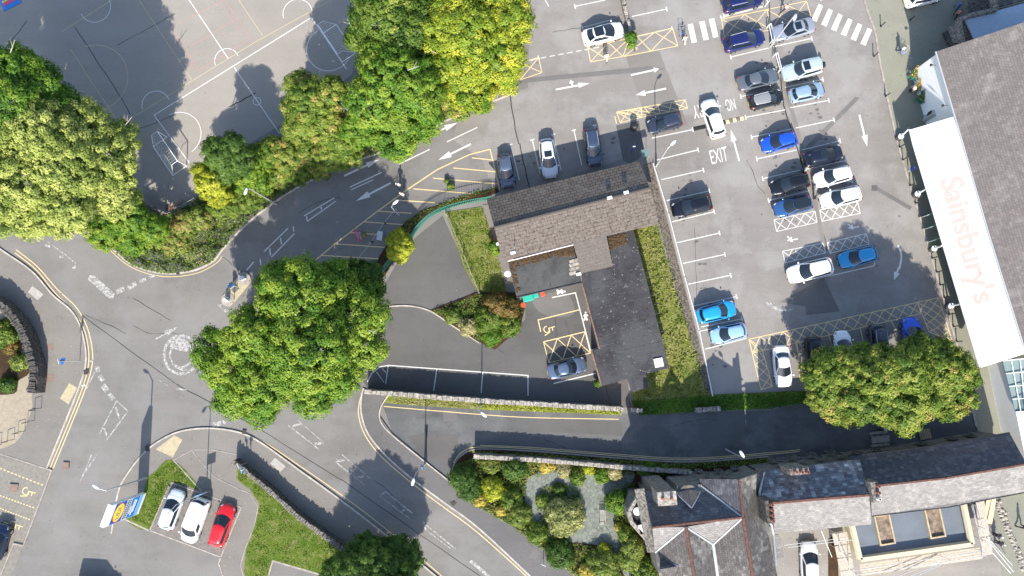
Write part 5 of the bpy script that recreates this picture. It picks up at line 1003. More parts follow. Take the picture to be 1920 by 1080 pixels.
def car(label, px, py, front, L, typ, col, group='cars parked in the supermarket car park', roofcol=None, glassroof=0, rails=False, spare=False, cat='car', name='parked_car', wd=1.0, metal=.35, sunroof=False):
    """front = photograph-pixel direction in which the bonnet points; L = length in pixels seen"""
    T_ = dict(TYPES[typ]); T_['wx'] += .14; T_['rf'] -= .10 if typ != 'van' else 0; zc_ = .7; c = P(px, py, zc_); f = P(px+front[0]*10, py+front[1]*10, zc_)-c; rz = math.atan2(f.y, f.x)
    o = empty(name, (c.x, c.y, 0), rz, label, cat, group)
    pl = P(px+front[0]*L/2/Vector(front).length, py+front[1]*L/2/Vector(front).length, zc_)-P(px-front[0]*L/2/Vector(front).length, py-front[1]*L/2/Vector(front).length, zc_)
    k = pl.length/T_['L']; ks = min(1.12, max(.88, k)); W_ = T_['W']*wd*lerp(1, ks, .4); LL = T_['L']*ks; h = T_['H']
    X = lambda x: x*ks
    pm = car_paint('car_paint', col, metal); rm = car_paint('roof_paint', roofcol, metal) if roofcol else pm
    # lower body
    hl = LL/2; st = []
    bx_ = .10 if typ in ('fourby', 'van') else 0; prof = [(-hl, .60+bx_*2, .45, T_['tail']-.36), (-hl+.05, .78+bx_, .30, T_['tail']-.14), (-hl+.2, .91+bx_*.4, .26, T_['tail']-.03), (-hl+.6, .985, .24, T_['tail']+.0), (-hl+1.2, 1.0, .22, T_['belt']), (0, 1.0, .22, T_['belt']), (X(T_['wx'])-.1, 1.0, .22, T_['belt']-.01), (X(T_['wx'])+.25, .99, .22, T_['hood']+.02), (hl-.75, .975, .24, T_['hood']-.05), (hl-.40, .91, .26, T_['hood']-.13), (hl-.17, .77, .28, T_['hood']-.22), (hl-.05, .58, .33, T_['hood']-.34), (hl, .40, .42, T_['hood']-.46)]
    vs = []; ring = 11; w2 = W_/2
    for x, kw, zb, zt in prof:
        w_ = w2*kw
        half = [(w_*.90, zb), (w_, zb+.14), (w_, lerp(zb, zt, .55)), (w_*.985, zt-.10), (w_*.90, zt-.012), (0, zt+.035)]
        vs += [(x, y, z) for y, z in half]+[(x, -y, z) for y, z in half[-2::-1]]
    n = len(prof); fs = [(i*ring+j, i*ring+j+1, (i+1)*ring+j+1, (i+1)*ring+j) for i in range(n-1) for j in range(ring-1)]
    fs += [((i+1)*ring, (i+1)*ring+ring-1, i*ring+ring-1, i*ring) for i in range(n-1)]+[tuple(range(ring)), tuple(range((n-1)*ring+ring-1, (n-1)*ring-1, -1))]
    mb = MB(); mb.add(vs, fs); me_o = mb.build('body', pm, o, smooth=True)
    bm = bmesh.new(); bm.from_mesh(me_o.data); bmesh.ops.recalc_face_normals(bm, faces=bm.faces); bm.to_mesh(me_o.data); bm.free(); ss = me_o.modifiers.new('round', 'SUBSURF'); ss.levels = ss.render_levels = 1
    # cabin rings: front 7 points, left 5, rear 7, right 5
    b0 = T_['belt']-.02
    def ringpts(xf, xr, wf, wr, z, bow, rbow):
        p = []
        for t in np.linspace(-1, 1, 7): p.append(Vector((xf-bow*t*t, t*wf, z)))
        for t in np.linspace(0, 1, 7)[1:-1]: p.append(Vector((lerp(xf-bow, xr+rbow, t), lerp(wf, wr, t)+.03*math.sin(math.pi*t), z)))
        for t in np.linspace(1, -1, 7): p.append(Vector((xr+rbow*t*t, t*wr, z)))
        for t in np.linspace(1, 0, 7)[1:-1]: p.append(Vector((lerp(xf-bow, xr+rbow, t), -(lerp(wf, wr, t)+.03*math.sin(math.pi*t)), z)))
        return p
    wb = w2*.92; boxy = typ in ('fourby', 'van'); wt = w2*(.82 if boxy else .70)
    B0 = ringpts(X(T_['wx'])+.10, X(T_['rb']), wb, wb*.93, b0, .36, .20); B1 = ringpts(X(T_['rf']), X(T_['rr']), wt, wt*.90, h-.07, .20, .14)
    B2 = ringpts(X(T_['rf'])-.10, X(T_['rr'])+.08, wt*.90, wt*.85, h-.015, .17, .12); B3 = ringpts(X(T_['rf'])-.5, X(T_['rr'])+.4, wt*.45, wt*.42, h+.015, .03, .02)
    m_ = len(B0); mb = MB(); mb.add(B0+B1, [(i, (i+1) % m_, m_+(i+1) % m_, m_+i) for i in range(m_)]); mb.build('cabin_frame', pm, o, smooth=False)
    mb = MB(); mb.add(B1+B2+B3, [(i+q*m_, (i+1) % m_+q*m_, (i+1) % m_+(q+1)*m_, i+(q+1)*m_) for q in (0, 1) for i in range(m_)]+[tuple(range(2*m_, 3*m_))]); mb.build('roof', rm, o, smooth=True)
    def glass(nm, i0, i1, t0=.08, t1=.93, e0=.10, e1=.10, mat='car_glass', split=0):
        idx = list(range(i0, i1+1)); seg = []
        for t in (t0, (t0+t1)/2, t1):
            row = []
            for j, i in enumerate(idx):
                a, b_ = B0[i % m_], B1[i % m_]; p = a.lerp(b_, t); row.append(p)
            a0, a1 = row[0].copy(), row[-1].copy(); row[0] = row[0].lerp(row[1], e0); row[-1] = a1.lerp(row[-2], e1); seg.append(row)
        out = [[p+Vector((p.x-(B0[0].x+B0[-1].x)*.0, p.y, 0)).normalized()*.0 for p in r_] for r_ in seg]
        nn = (seg[0][len(idx)//2]-seg[0][0]).cross(seg[2][len(idx)//2]-seg[0][0]).normalized()
        mid = seg[1][len(idx)//2]; cx_ = Vector(((X(T_['rf'])+X(T_['rr']))/2, 0, b0)); nn = -nn if nn.dot(mid-cx_) < 0 else nn
        mb = MB(); K = len(idx); pts = [p+nn*.014 for r_ in seg for p in r_]; back = [p-nn*.01 for r_ in seg for p in r_]
        mb.add(pts+back, [(r_*K+j, r_*K+j+1, (r_+1)*K+j+1, (r_+1)*K+j) for r_ in (0, 1) for j in range(K-1)]+[(j, 3*K+j, 3*K+j+1, j+1) for j in range(K-1)]+[(2*K+j+1, 5*K+j+1, 5*K+j, 2*K+j) for j in range(K-1)])
        mb.build(nm, M[mat], o, smooth=False)
    glass('windscreen', 0, 6, .06, .97, .18, .18); glass('rear_window', 12, 18, .22, .92, .3, .3)
    if typ == 'van': glass('side_window', 6, 8, .1, .85, .3, .2); glass('side_window', 22, 24, .1, .85, .2, .3)
    else: glass('side_window', 6, 12, .12, .86, .45, .35); glass('side_window', 18, 24, .12, .86, .35, .45)
    if glassroof or sunroof:
        xa, xb = (X(T_['rf'])-.12, X(T_['rr'])+.1) if glassroof else (X(T_['rf'])-.15, X(T_['rf'])-.85)
        mb = MB(); mb.box(((xa+xb)/2, 0, h+.012), (abs(xa-xb), wt*(1.62 if glassroof else 1.3), .02)); mb.build('glass_roof' if glassroof else 'sunroof', M['car_glass'], o, bevel=.01)
    if rails:
        for s in (1, -1): mb = MB(); mb.tube((X(T_['rf'])-.15, s*wt*.93, h+.02), (X(T_['rr'])+.15, s*wt*.88, h+.02), .022); mb.build('roof_rail', M['steel'], o)
    if spare: mb = MB(); mb.tube((-hl-.02, .1, .95), (-hl-.22, .1, .95), .34, .32, 14); mb.build('spare_wheel', M['tyre'], o)
    ax = LL*.30
    for x in (ax, -ax*.98):
        for s in (1, -1):
            mb = MB(); mb.tube((x, s*(w2-.20), .32), (x, s*(w2+.012), .32), .32, .31, 16); wh = mb.build('wheel', M['tyre'], o); mb = MB(); mb.tube((x, s*(w2+.012), .32), (x, s*(w2+.022), .32), .20, .19, 10); mb.build('rim', M['rim'], wh)
    zt_ = T_['hood']-.22
    for s in (1, -1):
        Q = Matrix.Rotation(-s*.55, 3, 'Z') @ Matrix.Rotation(.5, 3, 'Y')
        mb = MB(); mb.ball((hl-.30, s*w2*.76, zt_+.0), (.20, .085, .07), 8, 6, Q); mb.build('headlight', M['lamp_clear'], o)
        mb = MB(); mb.ball((-hl+.17, s*w2*.76, T_['tail']-.15), (.08, .15, .12), 8, 6); mb.build('tail_light', M['lamp_red'], o)
        mb = MB(); mb.ball((X(T_['wx'])-.12, s*(w2+.10), T_['belt']+.03), (.09, .12, .075), 8, 6); mb.build('door_mirror', pm if max(col) > .05 else M['plastic_black'], o)
    mb = MB(); mb.box((hl-.045, 0, .50), (.09, W_*.50, .16)); mb.build('grille', M['plastic_black'], o)
    mb = MB(); mb.box((hl-.005, 0, .40), (.02, .5, .10)); mb.build('number_plate', M['plate_white'], o); mb = MB(); mb.box((-hl+.0, 0, .56), (.02, .5, .10)); mb.build('number_plate', M['plate_yellow'], o)
    mb = MB()   # door and bonnet shut lines
    for s in (1, -1):
        for x in (X(T_['wx'])-.25, X(T_['rf'])-1.0): mb.box((x, s*(w2*.997), .62), (.012, .02, .5))
        mb.box((X(T_['wx'])+.75, s*w2*.72, T_['hood']+.004), (.9, .014, .012), -s*.06)
    mb.build('shut_lines', M['plastic_black'], o); return o
RT, LT = (1, -.25), (-1, .25); DN = (.24, 1)
car('white coupe-shaped car with a dark glass roof in the top middle bay', 1131, 63, RT, 80, 'coupe', (.78, .78, .78), glassroof=1)
car('navy blue estate with silver roof rails cut off by the top edge', 1392, 3, RT, 78, 'suv', (.012, .018, .10), rails=True)
car('navy blue estate with silver roof rails below the wide yellow hatching', 1395, 76, RT, 80, 'suv', (.012, .018, .11), rails=True)
car('silver-blue saloon with a sunroof right beside the tall lamp post', 1487, 55, LT, 82, 'saloon', (.30, .33, .40), sunroof=True)
car('dark grey saloon nose to nose with the pale four-by-four', 1421, 149, RT, 80, 'saloon', (.13, .145, .17))
car('pale mint-silver four-by-four with a spare wheel on its back door', 1503, 131, LT, 76, 'fourby', (.50, .58, .56), spare=True, sunroof=True)
car('small black car with a pale grey roof, left of the light blue hatchback', 1436, 186, RT, 66, 'mini', (.012, .012, .014), roofcol=(.30, .30, .30), rails=True)
car('light blue hatchback below the pale four-by-four', 1513, 173, RT, 68, 'hatch', (.30, .42, .55))
car('dark slate-blue estate next to the narrow yellow hatching', 1246, 231, LT, 66, 'estate', (.035, .045, .075))
car('white SUV driving up over the black and yellow speed bump', 1337, 222, (-.32, -1), 76, 'suv', (.80, .80, .80), group='cars out of the marked bays', name='moving_car')
car('royal blue hatchback alone in the left side of the centre row', 1461, 266, LT, 70, 'hatch', (.008, .075, .55), metal=.2)
car('black-blue SUV with a glass sunroof above the two white SUVs', 1543, 292, RT, 76, 'suv', (.010, .014, .032), sunroof=True)
car('black hatchback directly left of the upper white SUV', 1481, 345, LT, 74, 'suv', (.008, .009, .012))
car('upper white SUV of the pair side by side', 1561, 331, LT, 72, 'suv', (.80, .80, .80))
car('lower white SUV of the pair side by side, beside the white hatching', 1576, 370, LT, 78, 'suv', (.80, .80, .80))
car('mid blue hatchback with a black roof below the black hatchback', 1487, 386, LT, 74, 'hatch', (.03, .10, .27), roofcol=(.008, .01, .015), glassroof=1)
car('black people carrier alone in the left column of bays', 1297, 387, LT, 77, 'suv', (.008, .010, .016))
car('long white SUV beside the lower white hatching', 1519, 507, LT, 94, 'suv', (.80, .80, .80), wd=1.02, rails=True)
car('bright sky-blue hatchback right of the long white SUV', 1609, 482, LT, 75, 'hatch', (.01, .25, .52), metal=.2)
car('vivid turquoise-blue car near the bottom of the left column', 1343, 585, RT, 76, 'suv', (.01, .27, .60), metal=.2)
car('pale metallic blue hatchback below the vivid turquoise-blue car', 1366, 625, LT, 70, 'hatch', (.25, .42, .66))
car('slate-blue saloon beside the yellow hatched bay of the low building', 1063, 690, RT, 75, 'saloon', (.10, .14, .22), group='cars north of and beside the low building')
NB = 'cars north of and beside the low building'
car('grey-blue small car, left one of the three cars in the shade', 949, 320, (.13, 1), 66, 'hatch', (.09, .12, .18), group=NB)
car('silver estate with roof bars, middle one of the three cars in the shade', 1028, 297, (.13, 1), 76, 'estate', (.62, .66, .70), group=NB, rails=True, sunroof=True)
car('dark steel-blue hatchback, right one of the three cars in the shade', 1112, 276, (.15, 1), 72, 'estate', (.045, .07, .12), group=NB, rails=True)
car('white saloon inside the yellow hatching left of the round maple', 1467, 687, (.10, 1), 80, 'saloon', (.80, .82, .84))
car('black car with red rear lights half under the round maple', 1527, 668, (.12, 1), 74, 'suv', (.010, .010, .012))
car('white car with its bonnet showing at the edge of the round maple', 1582, 656, (-.12, -1), 76, 'hatch', (.75, .78, .80))
car('dark grey SUV with its tail showing above the round maple', 1648, 645, (.14, 1), 76, 'suv', (.05, .06, .08), rails=True)
car('electric-blue car at the right end under the round maple', 1711, 632, (-.16, -1), 76, 'suv', (.008, .09, .60), metal=.2)
TB = 'vehicles in the three bays by the small lawn'
car('silver estate in the left of the three bays', 322, 955, (.36, -1), 80, 'estate', (.62, .66, .70), group=TB, rails=True)
car('white van in the middle of the three bays', 366, 976, (-.36, 1), 88, 'van', (.80, .80, .79), group=TB, cat='van', name='parked_van')
car('bright red hatchback in the right of the three bays', 416, 985, (.34, -1), 84, 'estate', (.62, .008, .015), group=TB, metal=.1)
car('white van-like car in the yard behind the middle house, cut by the bottom edge', 1518, 1056, (-.04, -1), 84, 'estate', (.78, .78, .78), group='cars out of the marked bays')
car('dark blue car at the left edge in the blockwork disabled bays', -3, 1016, (.3, -1), 70, 'suv', (.01, .02, .06), group='cars out of the marked bays')
car('white car at the top edge above the narrow yellow hatching, right side', 1732, -7, RT, 74, 'suv', (.80, .80, .80), group='cars out of the marked bays')
car('dark van just past the bottom edge whose shadow falls on the entrance road', 180, 1112, (1, .08), 84, 'van', (.05, .05, .06), group='cars out of the marked bays', cat='van', name='parked_van')

# ================================================================== PEOPLE
def body_mesh(walk):
    """one continuous figure: built of overlapping limbs, then fused by a voxel remesh"""
    mb = MB(); s = 1 if walk else 0
    hip = .92; sh = 1.43
    mb.ball((0, 0, 1.20), (.115, .165, .30), 14, 10); mb.ball((0, 0, .97), (.115, .16, .15), 12, 8); mb.ball((0, 0, 1.40), (.09, .17, .09), 12, 8)
    mb.tube((0, 0, 1.42), (.01, 0, 1.58), .058, .05, 10); mb.ball((.02, 0, 1.665), (.098, .078, .125), 14, 10); mb.ball((.115, 0, 1.65), (.022, .016, .03), 6, 5)
    for y in (.078, -.078): mb.ball((.015, y, 1.655), (.02, .012, .032), 6, 5)
    for sd in (1, -1):
        st_ = sd*s
        k = Vector((.17*st_+.03, sd*.09, .50)); a = Vector((.30*st_-.08*s, sd*.09, .09 if st_ >= 0 else .16)); h_ = Vector((0, sd*.085, hip))
        mb.tube(h_, k, .088, .062, 10); mb.ball(k, .062, 8, 6); mb.tube(k, a, .060, .040, 10); mb.ball(a, .045, 8, 6); mb.ball(a+Vector((.075, 0, -.045)), (.13, .045, .042), 8, 6)
        S_ = Vector((0, sd*.19, sh)); e = Vector((-.10*st_-.02, sd*.245, 1.15)); w_ = Vector((-.05*st_+.10, sd*.25, .91)); mb.ball(S_, .062, 8, 6); mb.tube(S_, e, .052, .040, 10); mb.ball(e, .041, 8, 6); mb.tube(e, w_, .039, .028, 10)
        mb.ball(w_+Vector((.015, 0, -.05)), (.022, .038, .05), 8, 6)
        for f_ in range(4):
            q = w_+Vector((.02, (f_-1.5)*.018*1, -.085)); L_ = (.058, .070, .066, .050)[f_]; r_ = q+Vector((.012, 0, -L_*.55)); mb.tube(q, r_, .0095, .009, 6); mb.tube(r_, r_+Vector((.018, 0, -L_*.4)), .009, .007, 6)
        q = w_+Vector((.03, -sd*.03, -.045)); mb.tube(q, q+Vector((.03, -sd*.015, -.035)), .011, .009, 6)
    me = bpy.data.meshes.new('body'); me.from_pydata(mb.v, [], mb.f); o = bpy.data.objects.new('tmp', me); COL.objects.link(o)
    r_ = o.modifiers.new('r', 'REMESH'); r_.mode = 'VOXEL'; r_.voxel_size = .011; sm = o.modifiers.new('s', 'SMOOTH'); sm.iterations = 2
    out = bpy.data.meshes.new_from_object(o.evaluated_get(bpy.context.evaluated_depsgraph_get())); bpy.data.objects.remove(o); out.name = 'body'; out.polygons.foreach_set('use_smooth', [True]*len(out.polygons)); return out
SK = simple('skin', (.48, .29, .20), .6)
BODY = [body_mesh(0), body_mesh(1)]
for m__ in BODY: m__.materials.append(SK)
def person(label, px, py, face_, top, legs, hair=(.06, .04, .025), walk=1, group='people on foot', scale=1.0, z=0.0, hat=None):
    c = P(px, py, z); f = P(px+face_[0]*10, py+face_[1]*10, z)-c; o = empty('person', c, math.atan2(f.y, f.x), label, 'person', group); o.scale = (scale,)*3; s = walk
    bpy_o = link('body', BODY[walk], None, o)
    mt = simple('shirt_cloth', top, .85, var=.12, scale=8); ml = simple('trouser_cloth', legs, .85, var=.12, scale=8)
    mb = MB(); mb.ball((0, 0, 1.21), (.145, .20, .33), 14, 10); mb.ball((0, 0, 1.40), (.115, .215, .10), 12, 8)
    for sd in (1, -1): mb.tube((0, sd*.185, 1.44), (-.07*sd*s-.01, sd*.235, 1.22), .078, .062, 10)
    mb.build('shirt', mt, o, smooth=True)
    mb = MB(); mb.ball((0, 0, .95), (.135, .18, .14), 12, 8)
    for sd in (1, -1): st_ = sd*s; k = Vector((.17*st_+.03, sd*.09, .50)); a = Vector((.30*st_-.08*s, sd*.09, .13 if st_ >= 0 else .20)); mb.tube((0, sd*.085, .94), k, .105, .080, 10); mb.ball(k, .080, 8, 6); mb.tube(k, a, .078, .065, 10)
    mb.build('trousers', ml, o, smooth=True)
    for sd in (1, -1): st_ = sd*s; a = Vector((.30*st_-.08*s, sd*.09, .09 if st_ >= 0 else .16)); mb = MB(); mb.ball(a+Vector((.07, 0, -.042)), (.145, .055, .048), 8, 6); mb.build('shoe', M['plastic_black'], o, smooth=True)
    mb = MB(); mb.ball((.0, 0, 1.69), (.108, .09, .118), 12, 8); mb.build('helmet' if hat else 'hair', simple('hair', hat or hair, .8), o, smooth=True)
    return o
WHT = (.75, .75, .76); DK = (.03, .03, .04)
person('person in a loose white top walking down the entrance road, the upper of the pair', 750, 350, (-.5, 1), WHT, (.10, .11, .14))
person('person in a white top on the yellow line, the lower of the pair', 757, 368, (-.5, 1), WHT, (.35, .28, .2), hair=(.3, .22, .12))
person('person in cream clothes walking over the yellow hatching below the white coupe', 1135, 113, (.2, 1), (.70, .62, .48), (.65, .58, .5))
person('person in a peach top pushing a trolley towards the zebra bars', 1281, 80, (-.1, -1), (.65, .50, .36), (.6, .55, .48))
person('striding person in dark trousers and a pink top on the top yellow hatching', 1467, 22, (-1, .4), (.6, .42, .38), DK)
person('person in a white shirt with a trolley on the shopfront paving', 1684, 99, (.5, .6), WHT, (.04, .06, .14))
person('person in a pale pink jacket beside the flower stand', 1704, 172, (-1, .2), (.72, .58, .5), DK, walk=0)
person('person in a blue top in the shade near the annex', 1789, 18, (-.3, 1), (.05, .14, .35), (.04, .08, .2))
person('person in a pink top in the shade near the annex', 1787, 33, (-.3, 1), (.55, .26, .24), DK)
person('person with light hair standing between the black hatchback and the white SUV', 1503, 322, (1, .4), (.30, .38, .36), (.05, .06, .1), hair=(.45, .28, .16), walk=0)
person('person loading shopping beside the blue car with a black roof', 1525, 372, (1, -.3), (.25, .25, .26), DK, hair=(.3, .2, .12), walk=0)
person('worker in a white helmet beside the scaffold, the upper one', 1860, 1000, (1, .3), (.12, .12, .13), DK, hat=WHT, walk=0)
person('worker in a white helmet beside the scaffold, the lower one', 1864, 1014, (1, .5), (.15, .15, .16), DK, hat=WHT, walk=0)
person('person in a dark red coat at the right edge below the long range', 1909, 985, (1, .1), (.14, .02, .035), DK)
person('person in a pale top in the shade of the lane under the round maple', 1650, 803, (-1, .1), (.6, .58, .58), DK)
# ================================================================== STREET FURNITURE
def lamp(label, base, top, head, z=7.5, r=.07):
    o = empty('street_lamp', P(*base), 0, label, 'street lamp', 'street lamps'); t = P(top[0], top[1], z)-o.location; k = Vector((0, 0, z-.3)); t2 = P(head[0], head[1], z+.15)-o.location
    mb = MB(); mb.tube((0, 0, 0), (0, 0, 1.1), .11, .10, 12); mb.tube((0, 0, 1.1), k, r, r*.7, 10); mb.build('pole', M['steel'], o)
    mb = MB(); mb.tube(k, t2, r*.6, r*.5, 8); mb.build('bracket_arm', M['steel'], o)
    d = Vector((t2.x, t2.y, 0)); d = d.normalized() if d.length > .05 else Vector((1, 0, 0)); rz = math.atan2(d.y, d.x); mb = MB(); Mt = Matrix.Rotation(rz, 3, 'Z')
    mb.ball(t2+d*.35, (.40, .16, .09), 12, 6, Mt); lh = mb.build('lamp_head', M['white_metal'], o, smooth=True); mb = MB(); mb.ball(t2+d*.38-Vector((0, 0, .06)), (.28, .13, .06), 10, 6, Mt); mb.build('lens', M['lamp_clear'], lh); return o
lamp('tall lamp leaning out over the road beside the blue and yellow roadside sign', (277, 895), (192, 918), (185, 916), 7.9, .09)
lamp('lamp at the top of the left bay column, arm over the bays', (1230, 312), (1252, 275), (1258, 272), 7.0)
lamp('tall lamp in the centre gutter beside the silver-blue saloon', (1445, 87), (1487, 29), (1493, 27), 8.0, .08)
lamp('lamp on the pavement between the main road and the lane', (797, 870), (782, 892), (776, 897), 6.5)
lamp('lamp rising out of the hedge on the bend', (518, 383), (466, 350), (463, 353), 8.0)
lamp('lamp whose head pokes out beside the golden-green tree', (893, 198), (880, 141), (880, 148), 8.0)
lamp('lamp on the long wall above the lane', (903, 760), (902, 765), (902, 773), 5.5)
lamp('lamp behind the middle house by the garden wall, seen over the roof edge', (1361, 843), (1396, 862), (1395, 857), 6.9)
lamp('lamp between the silver estate and the white van', (388, 922), (320, 948), (316, 962), 7.0, .06)
lamp('small lamp inside the hatched bay by the railings', (748, 403), (738, 386), (737, 383), 4.5, .05)
def sign_post(label, base, h, panels, name='road_sign', cat='sign', group='road signs', r=.04):
    """panels: (z, width, height, facing pixel direction, material, round?)"""
    o = empty(name, P(*base), 0, label, cat, group); mb = MB(); mb.tube((0, 0, 0), (0, 0, h), r, r, 8); mb.build('post', M['steel'], o)
    for z, w_, hh, fd, mt, rd in panels:
        f = P(base[0]+fd[0], base[1]+fd[1])-P(*base); f.normalize(); rz = math.atan2(f.y, f.x); mb = MB(); c = Vector((0, 0, z))+f*.06
        if rd: mb.tube(c, c+f*.03, w_/2, w_/2, 18)
        else: mb.box(c, (.04, w_, hh), rz)
        mb.build('sign_panel', M[mt], o)
    return o
M['sign_blue'] = simple('blue_sign_sheeting', (.02, .18, .55), .5); M['sign_white'] = simple('white_sign_sheeting', (.7, .72, .72), .5); M['sign_cyan'] = simple('pale_blue_sign_sheeting', (.16, .42, .68), .5)
M['sign_deepblue'] = simple('deep_blue_sign_sheeting', (.01, .03, .28), .5); M['banner_green'] = simple('pale_green_banner', (.36, .58, .46), .7); M['sign_pink'] = simple('pink_board_sheeting', (.62, .07, .16), .6); M['green_plastic'] = simple('teal_bin_plastic', (.02, .34, .26), .5); M['red_plastic'] = simple('orange_red_plastic', (.62, .07, .03), .5)
sign_post('tall white pole with a blue arrow sign on the left pavement', (151, 677), 3.6, [(3.0, .75, .7, (-1, -.4), 'sign_blue', 0), (3.5, .5, .3, (-1, .3), 'sign_white', 0)])
sign_post('blue and white keep-left sign on the traffic island, upper one', (446, 538), 2.4, [(2.1, .8, .8, (-1, -1), 'sign_white', 1), (1.9, .6, .9, (1, 1), 'sign_blue', 0)])
sign_post('white-backed sign on the lower end of the traffic island', (440, 562), 2.3, [(2.0, .8, .8, (-1, 1), 'sign_white', 1), (1.5, .7, .35, (-1, 1), 'sign_white', 0)])
sign_post('pale blue pedestrian sign at the lamp on the pavement by the lane', (799, 868), 2.9, [(2.5, .6, .6, (-1, .6), 'sign_cyan', 0), (2.7, .3, .5, (0, -1), 'black', 0)])
sign_post('blue sign on the post between the silver estate and the white van', (395, 920), 3.0, [(2.6, 1.0, .8, (-.3, -1), 'sign_cyan', 0)])
sign_post('white and blue signs on the end of the road wall', (470, 876), 2.4, [(2.1, .6, .6, (-1, .2), 'sign_cyan', 0), (2.3, .4, .4, (0, -1), 'sign_white', 1)])
sign_post('leaning sign post left of the wall end with a white head', (462, 868), 2.0, [(1.9, .5, .4, (-1, .6), 'sign_white', 0)])
sign_post('deep blue sign board on the paved square above the low building', (1184, 286), 2.2, [(1.5, .9, 1.2, (-1, -.3), 'sign_deepblue', 0), (2.1, .3, .2, (0, -1), 'sign_white', 0)])
sign_post('small dark blue sign on the shopfront kerb', (1702, 321), 1.5, [(1.1, .45, .8, (-1, .1), 'sign_deepblue', 0)])
sign_post('road sign post by the lower traffic garden shrubs at the kerb', (1019, 1048), 2.2, [(2.0, .5, .35, (-.4, 1), 'sign_white', 0)])
for i, y in enumerate((407, 429, 453)):
    o = empty('banner', P(1727+i*6.5, y, .1), 0, 'pale green and white banner on the shopfront kerb, '+('top', 'middle', 'bottom')[i]+' one of three', 'banner', 'green banners on the shopfront kerb')
    rz = .35; mb = MB(); mb.box((.1, 0, .85), (.05, .75, 1.5), rz+math.pi/2); pn = mb.build('banner_panel', M['banner_green'], o); mb = MB(); Mt = Matrix.Rotation(rz+math.pi/2, 3, 'Z')
    for k in range(3): mb.box(Vector((.1, 0, .6+.3*k))+Mt @ Vector((-.03, 0, 0)), (.012, .5, .12), rz+math.pi/2)
    mb.build('print_band', M['sign_white'], pn); mb = MB()
    for s in (-.38, .38): mb.tube(Vector((.1, 0, .0))+Mt @ Vector((0, s, 0)), Vector((.1, 0, 1.65))+Mt @ Vector((0, s, 0)), .025)
    mb.build('frame', M['steel'], o)
# bollards along the shopfront kerb
BL = [(1651, 50), (1638, 106), (1660, 181), (1686, 276), (1692, 300), (1706, 348), (1716, 381), (1747, 484), (1755, 510), (1762, 534), (1770, 558), (1779, 589), (1787, 612), (1793, 640), (1706, 38)]
WO = ['by the zebra crossing', 'below the zebra crossing', 'left of the flower stand', 'just under the first canopy column', 'above the small dark blue sign', 'below the small dark blue sign', 'just under the second canopy column', 'just under the third canopy column', 'first below the third canopy column group', 'midway between the third and fourth columns', 'just above the fourth canopy column', 'just under the fourth canopy column', 'beside the yellow hatched corner', 'last one beside the round maple', 'at the corner of the top right yellow hatching']
for (x, y), w_ in zip(BL, WO):
    o = empty('bollard', P(x, y, .1), 0, 'black metal bollard on the shopfront kerb, '+w_, 'bollard', 'bollards along the shopfront kerb')
    mb = MB(); mb.tube((0, 0, 0), (0, 0, .95), .065, .055, 10); mb.tube((0, 0, .1), (0, 0, .16), .1, .1, 10); mb.build('post', M['black'], o); mb = MB(); mb.ball((0, 0, .98), .085, 8, 6); mb.build('finial', M['black'], o)
for i, (x, y) in enumerate(((78, 765), (65, 788), (47, 808), (27, 824), (3, 833))):   # railings at the left
    o = empty('hoop_railing', P(x, y, .1), 0, 'black hoop railing on the left pavement, '+('nearest the curved wall', 'second from the curved wall', 'third from the curved wall', 'fourth from the curved wall', 'at the left edge')[i], 'railing', 'hoop railings below the curved wall')
    mb = MB(); d = Vector((-.75, -.25, 0)); mb.tube((0, 0, 0), (0, 0, 1.0), .03); mb.tube((0, 0, 1.0), d+Vector((0, 0, 1.0)), .03); mb.tube(d+Vector((0, 0, 1.0)), d, .03); mb.build('hoop', M['black'], o)
def hoop(label, pts, h, mat='white_metal', r=.045, grp='white trolley barriers in the centre row'):
    p = [P(x, y, 0) for x, y in pts]; o = empty('trolley_barrier', p[0], 0, label, 'barrier', grp); mb = MB(); q = [a-p[0]+Vector((0, 0, h)) for a in p]
    for a, b in zip(q, q[1:]+q[:1]): mb.tube(a, b, r)
    mb.build('rail', M[mat], o); mb = MB()
    for a in q: mb.tube((a.x, a.y, 0), a, r)
    mb.build('posts', M[mat], o); return o
hoop('white tube barrier in the centre row between the grey saloon and the pale four-by-four', [(1449, 107), (1453, 105), (1460, 133), (1458, 137)], .9)
hoop('white tube barrier in the centre row beside the tall lamp', [(1437, 53), (1441, 51), (1447, 80), (1443, 82)], .9)
hoop('white tube barrier in the centre row at the top edge', [(1431, -6), (1437, -8), (1438, 8), (1434, 12)], .9)
hoop('white tube bicycle stand by the annex wall, top right', [(1812, 10), (1822, 3), (1829, 25), (1820, 27)], .9, grp=None)
# traffic island
o = empty('traffic_island', P(440, 545), 0, 'cream paved traffic island at the mouth of the entrance road', 'traffic island'); mb = MB()
pts = [(457, 513), (467, 515), (471, 523), (468, 532), (440, 566), (430, 574), (420, 571), (416, 560), (422, 550), (448, 518)]
mb.prism(PS(spline(pts, 4, True)), 0, .12); mb.build('island_slab', M['tan'], o); mb = MB(); mb.prism(PS([(444, 534), (450, 541), (440, 550), (434, 543)]), .12, .128); mb.build('dropped_crossing', M['pave2'], o)
for x, y in ((458, 523), (428, 562)): mb = MB(); c = P(x, y, 0); mb.tube((c.x, c.y, .12), (c.x, c.y, .16), .75, .75, 20); b_ = mb.build('plinth', M['kerb'], o); mb = MB(); mb.box((c.x, c.y, .5), (.5, .3, .8), .6); mb.build('lit_bollard', M['sign_white'], b_)
fix(o)
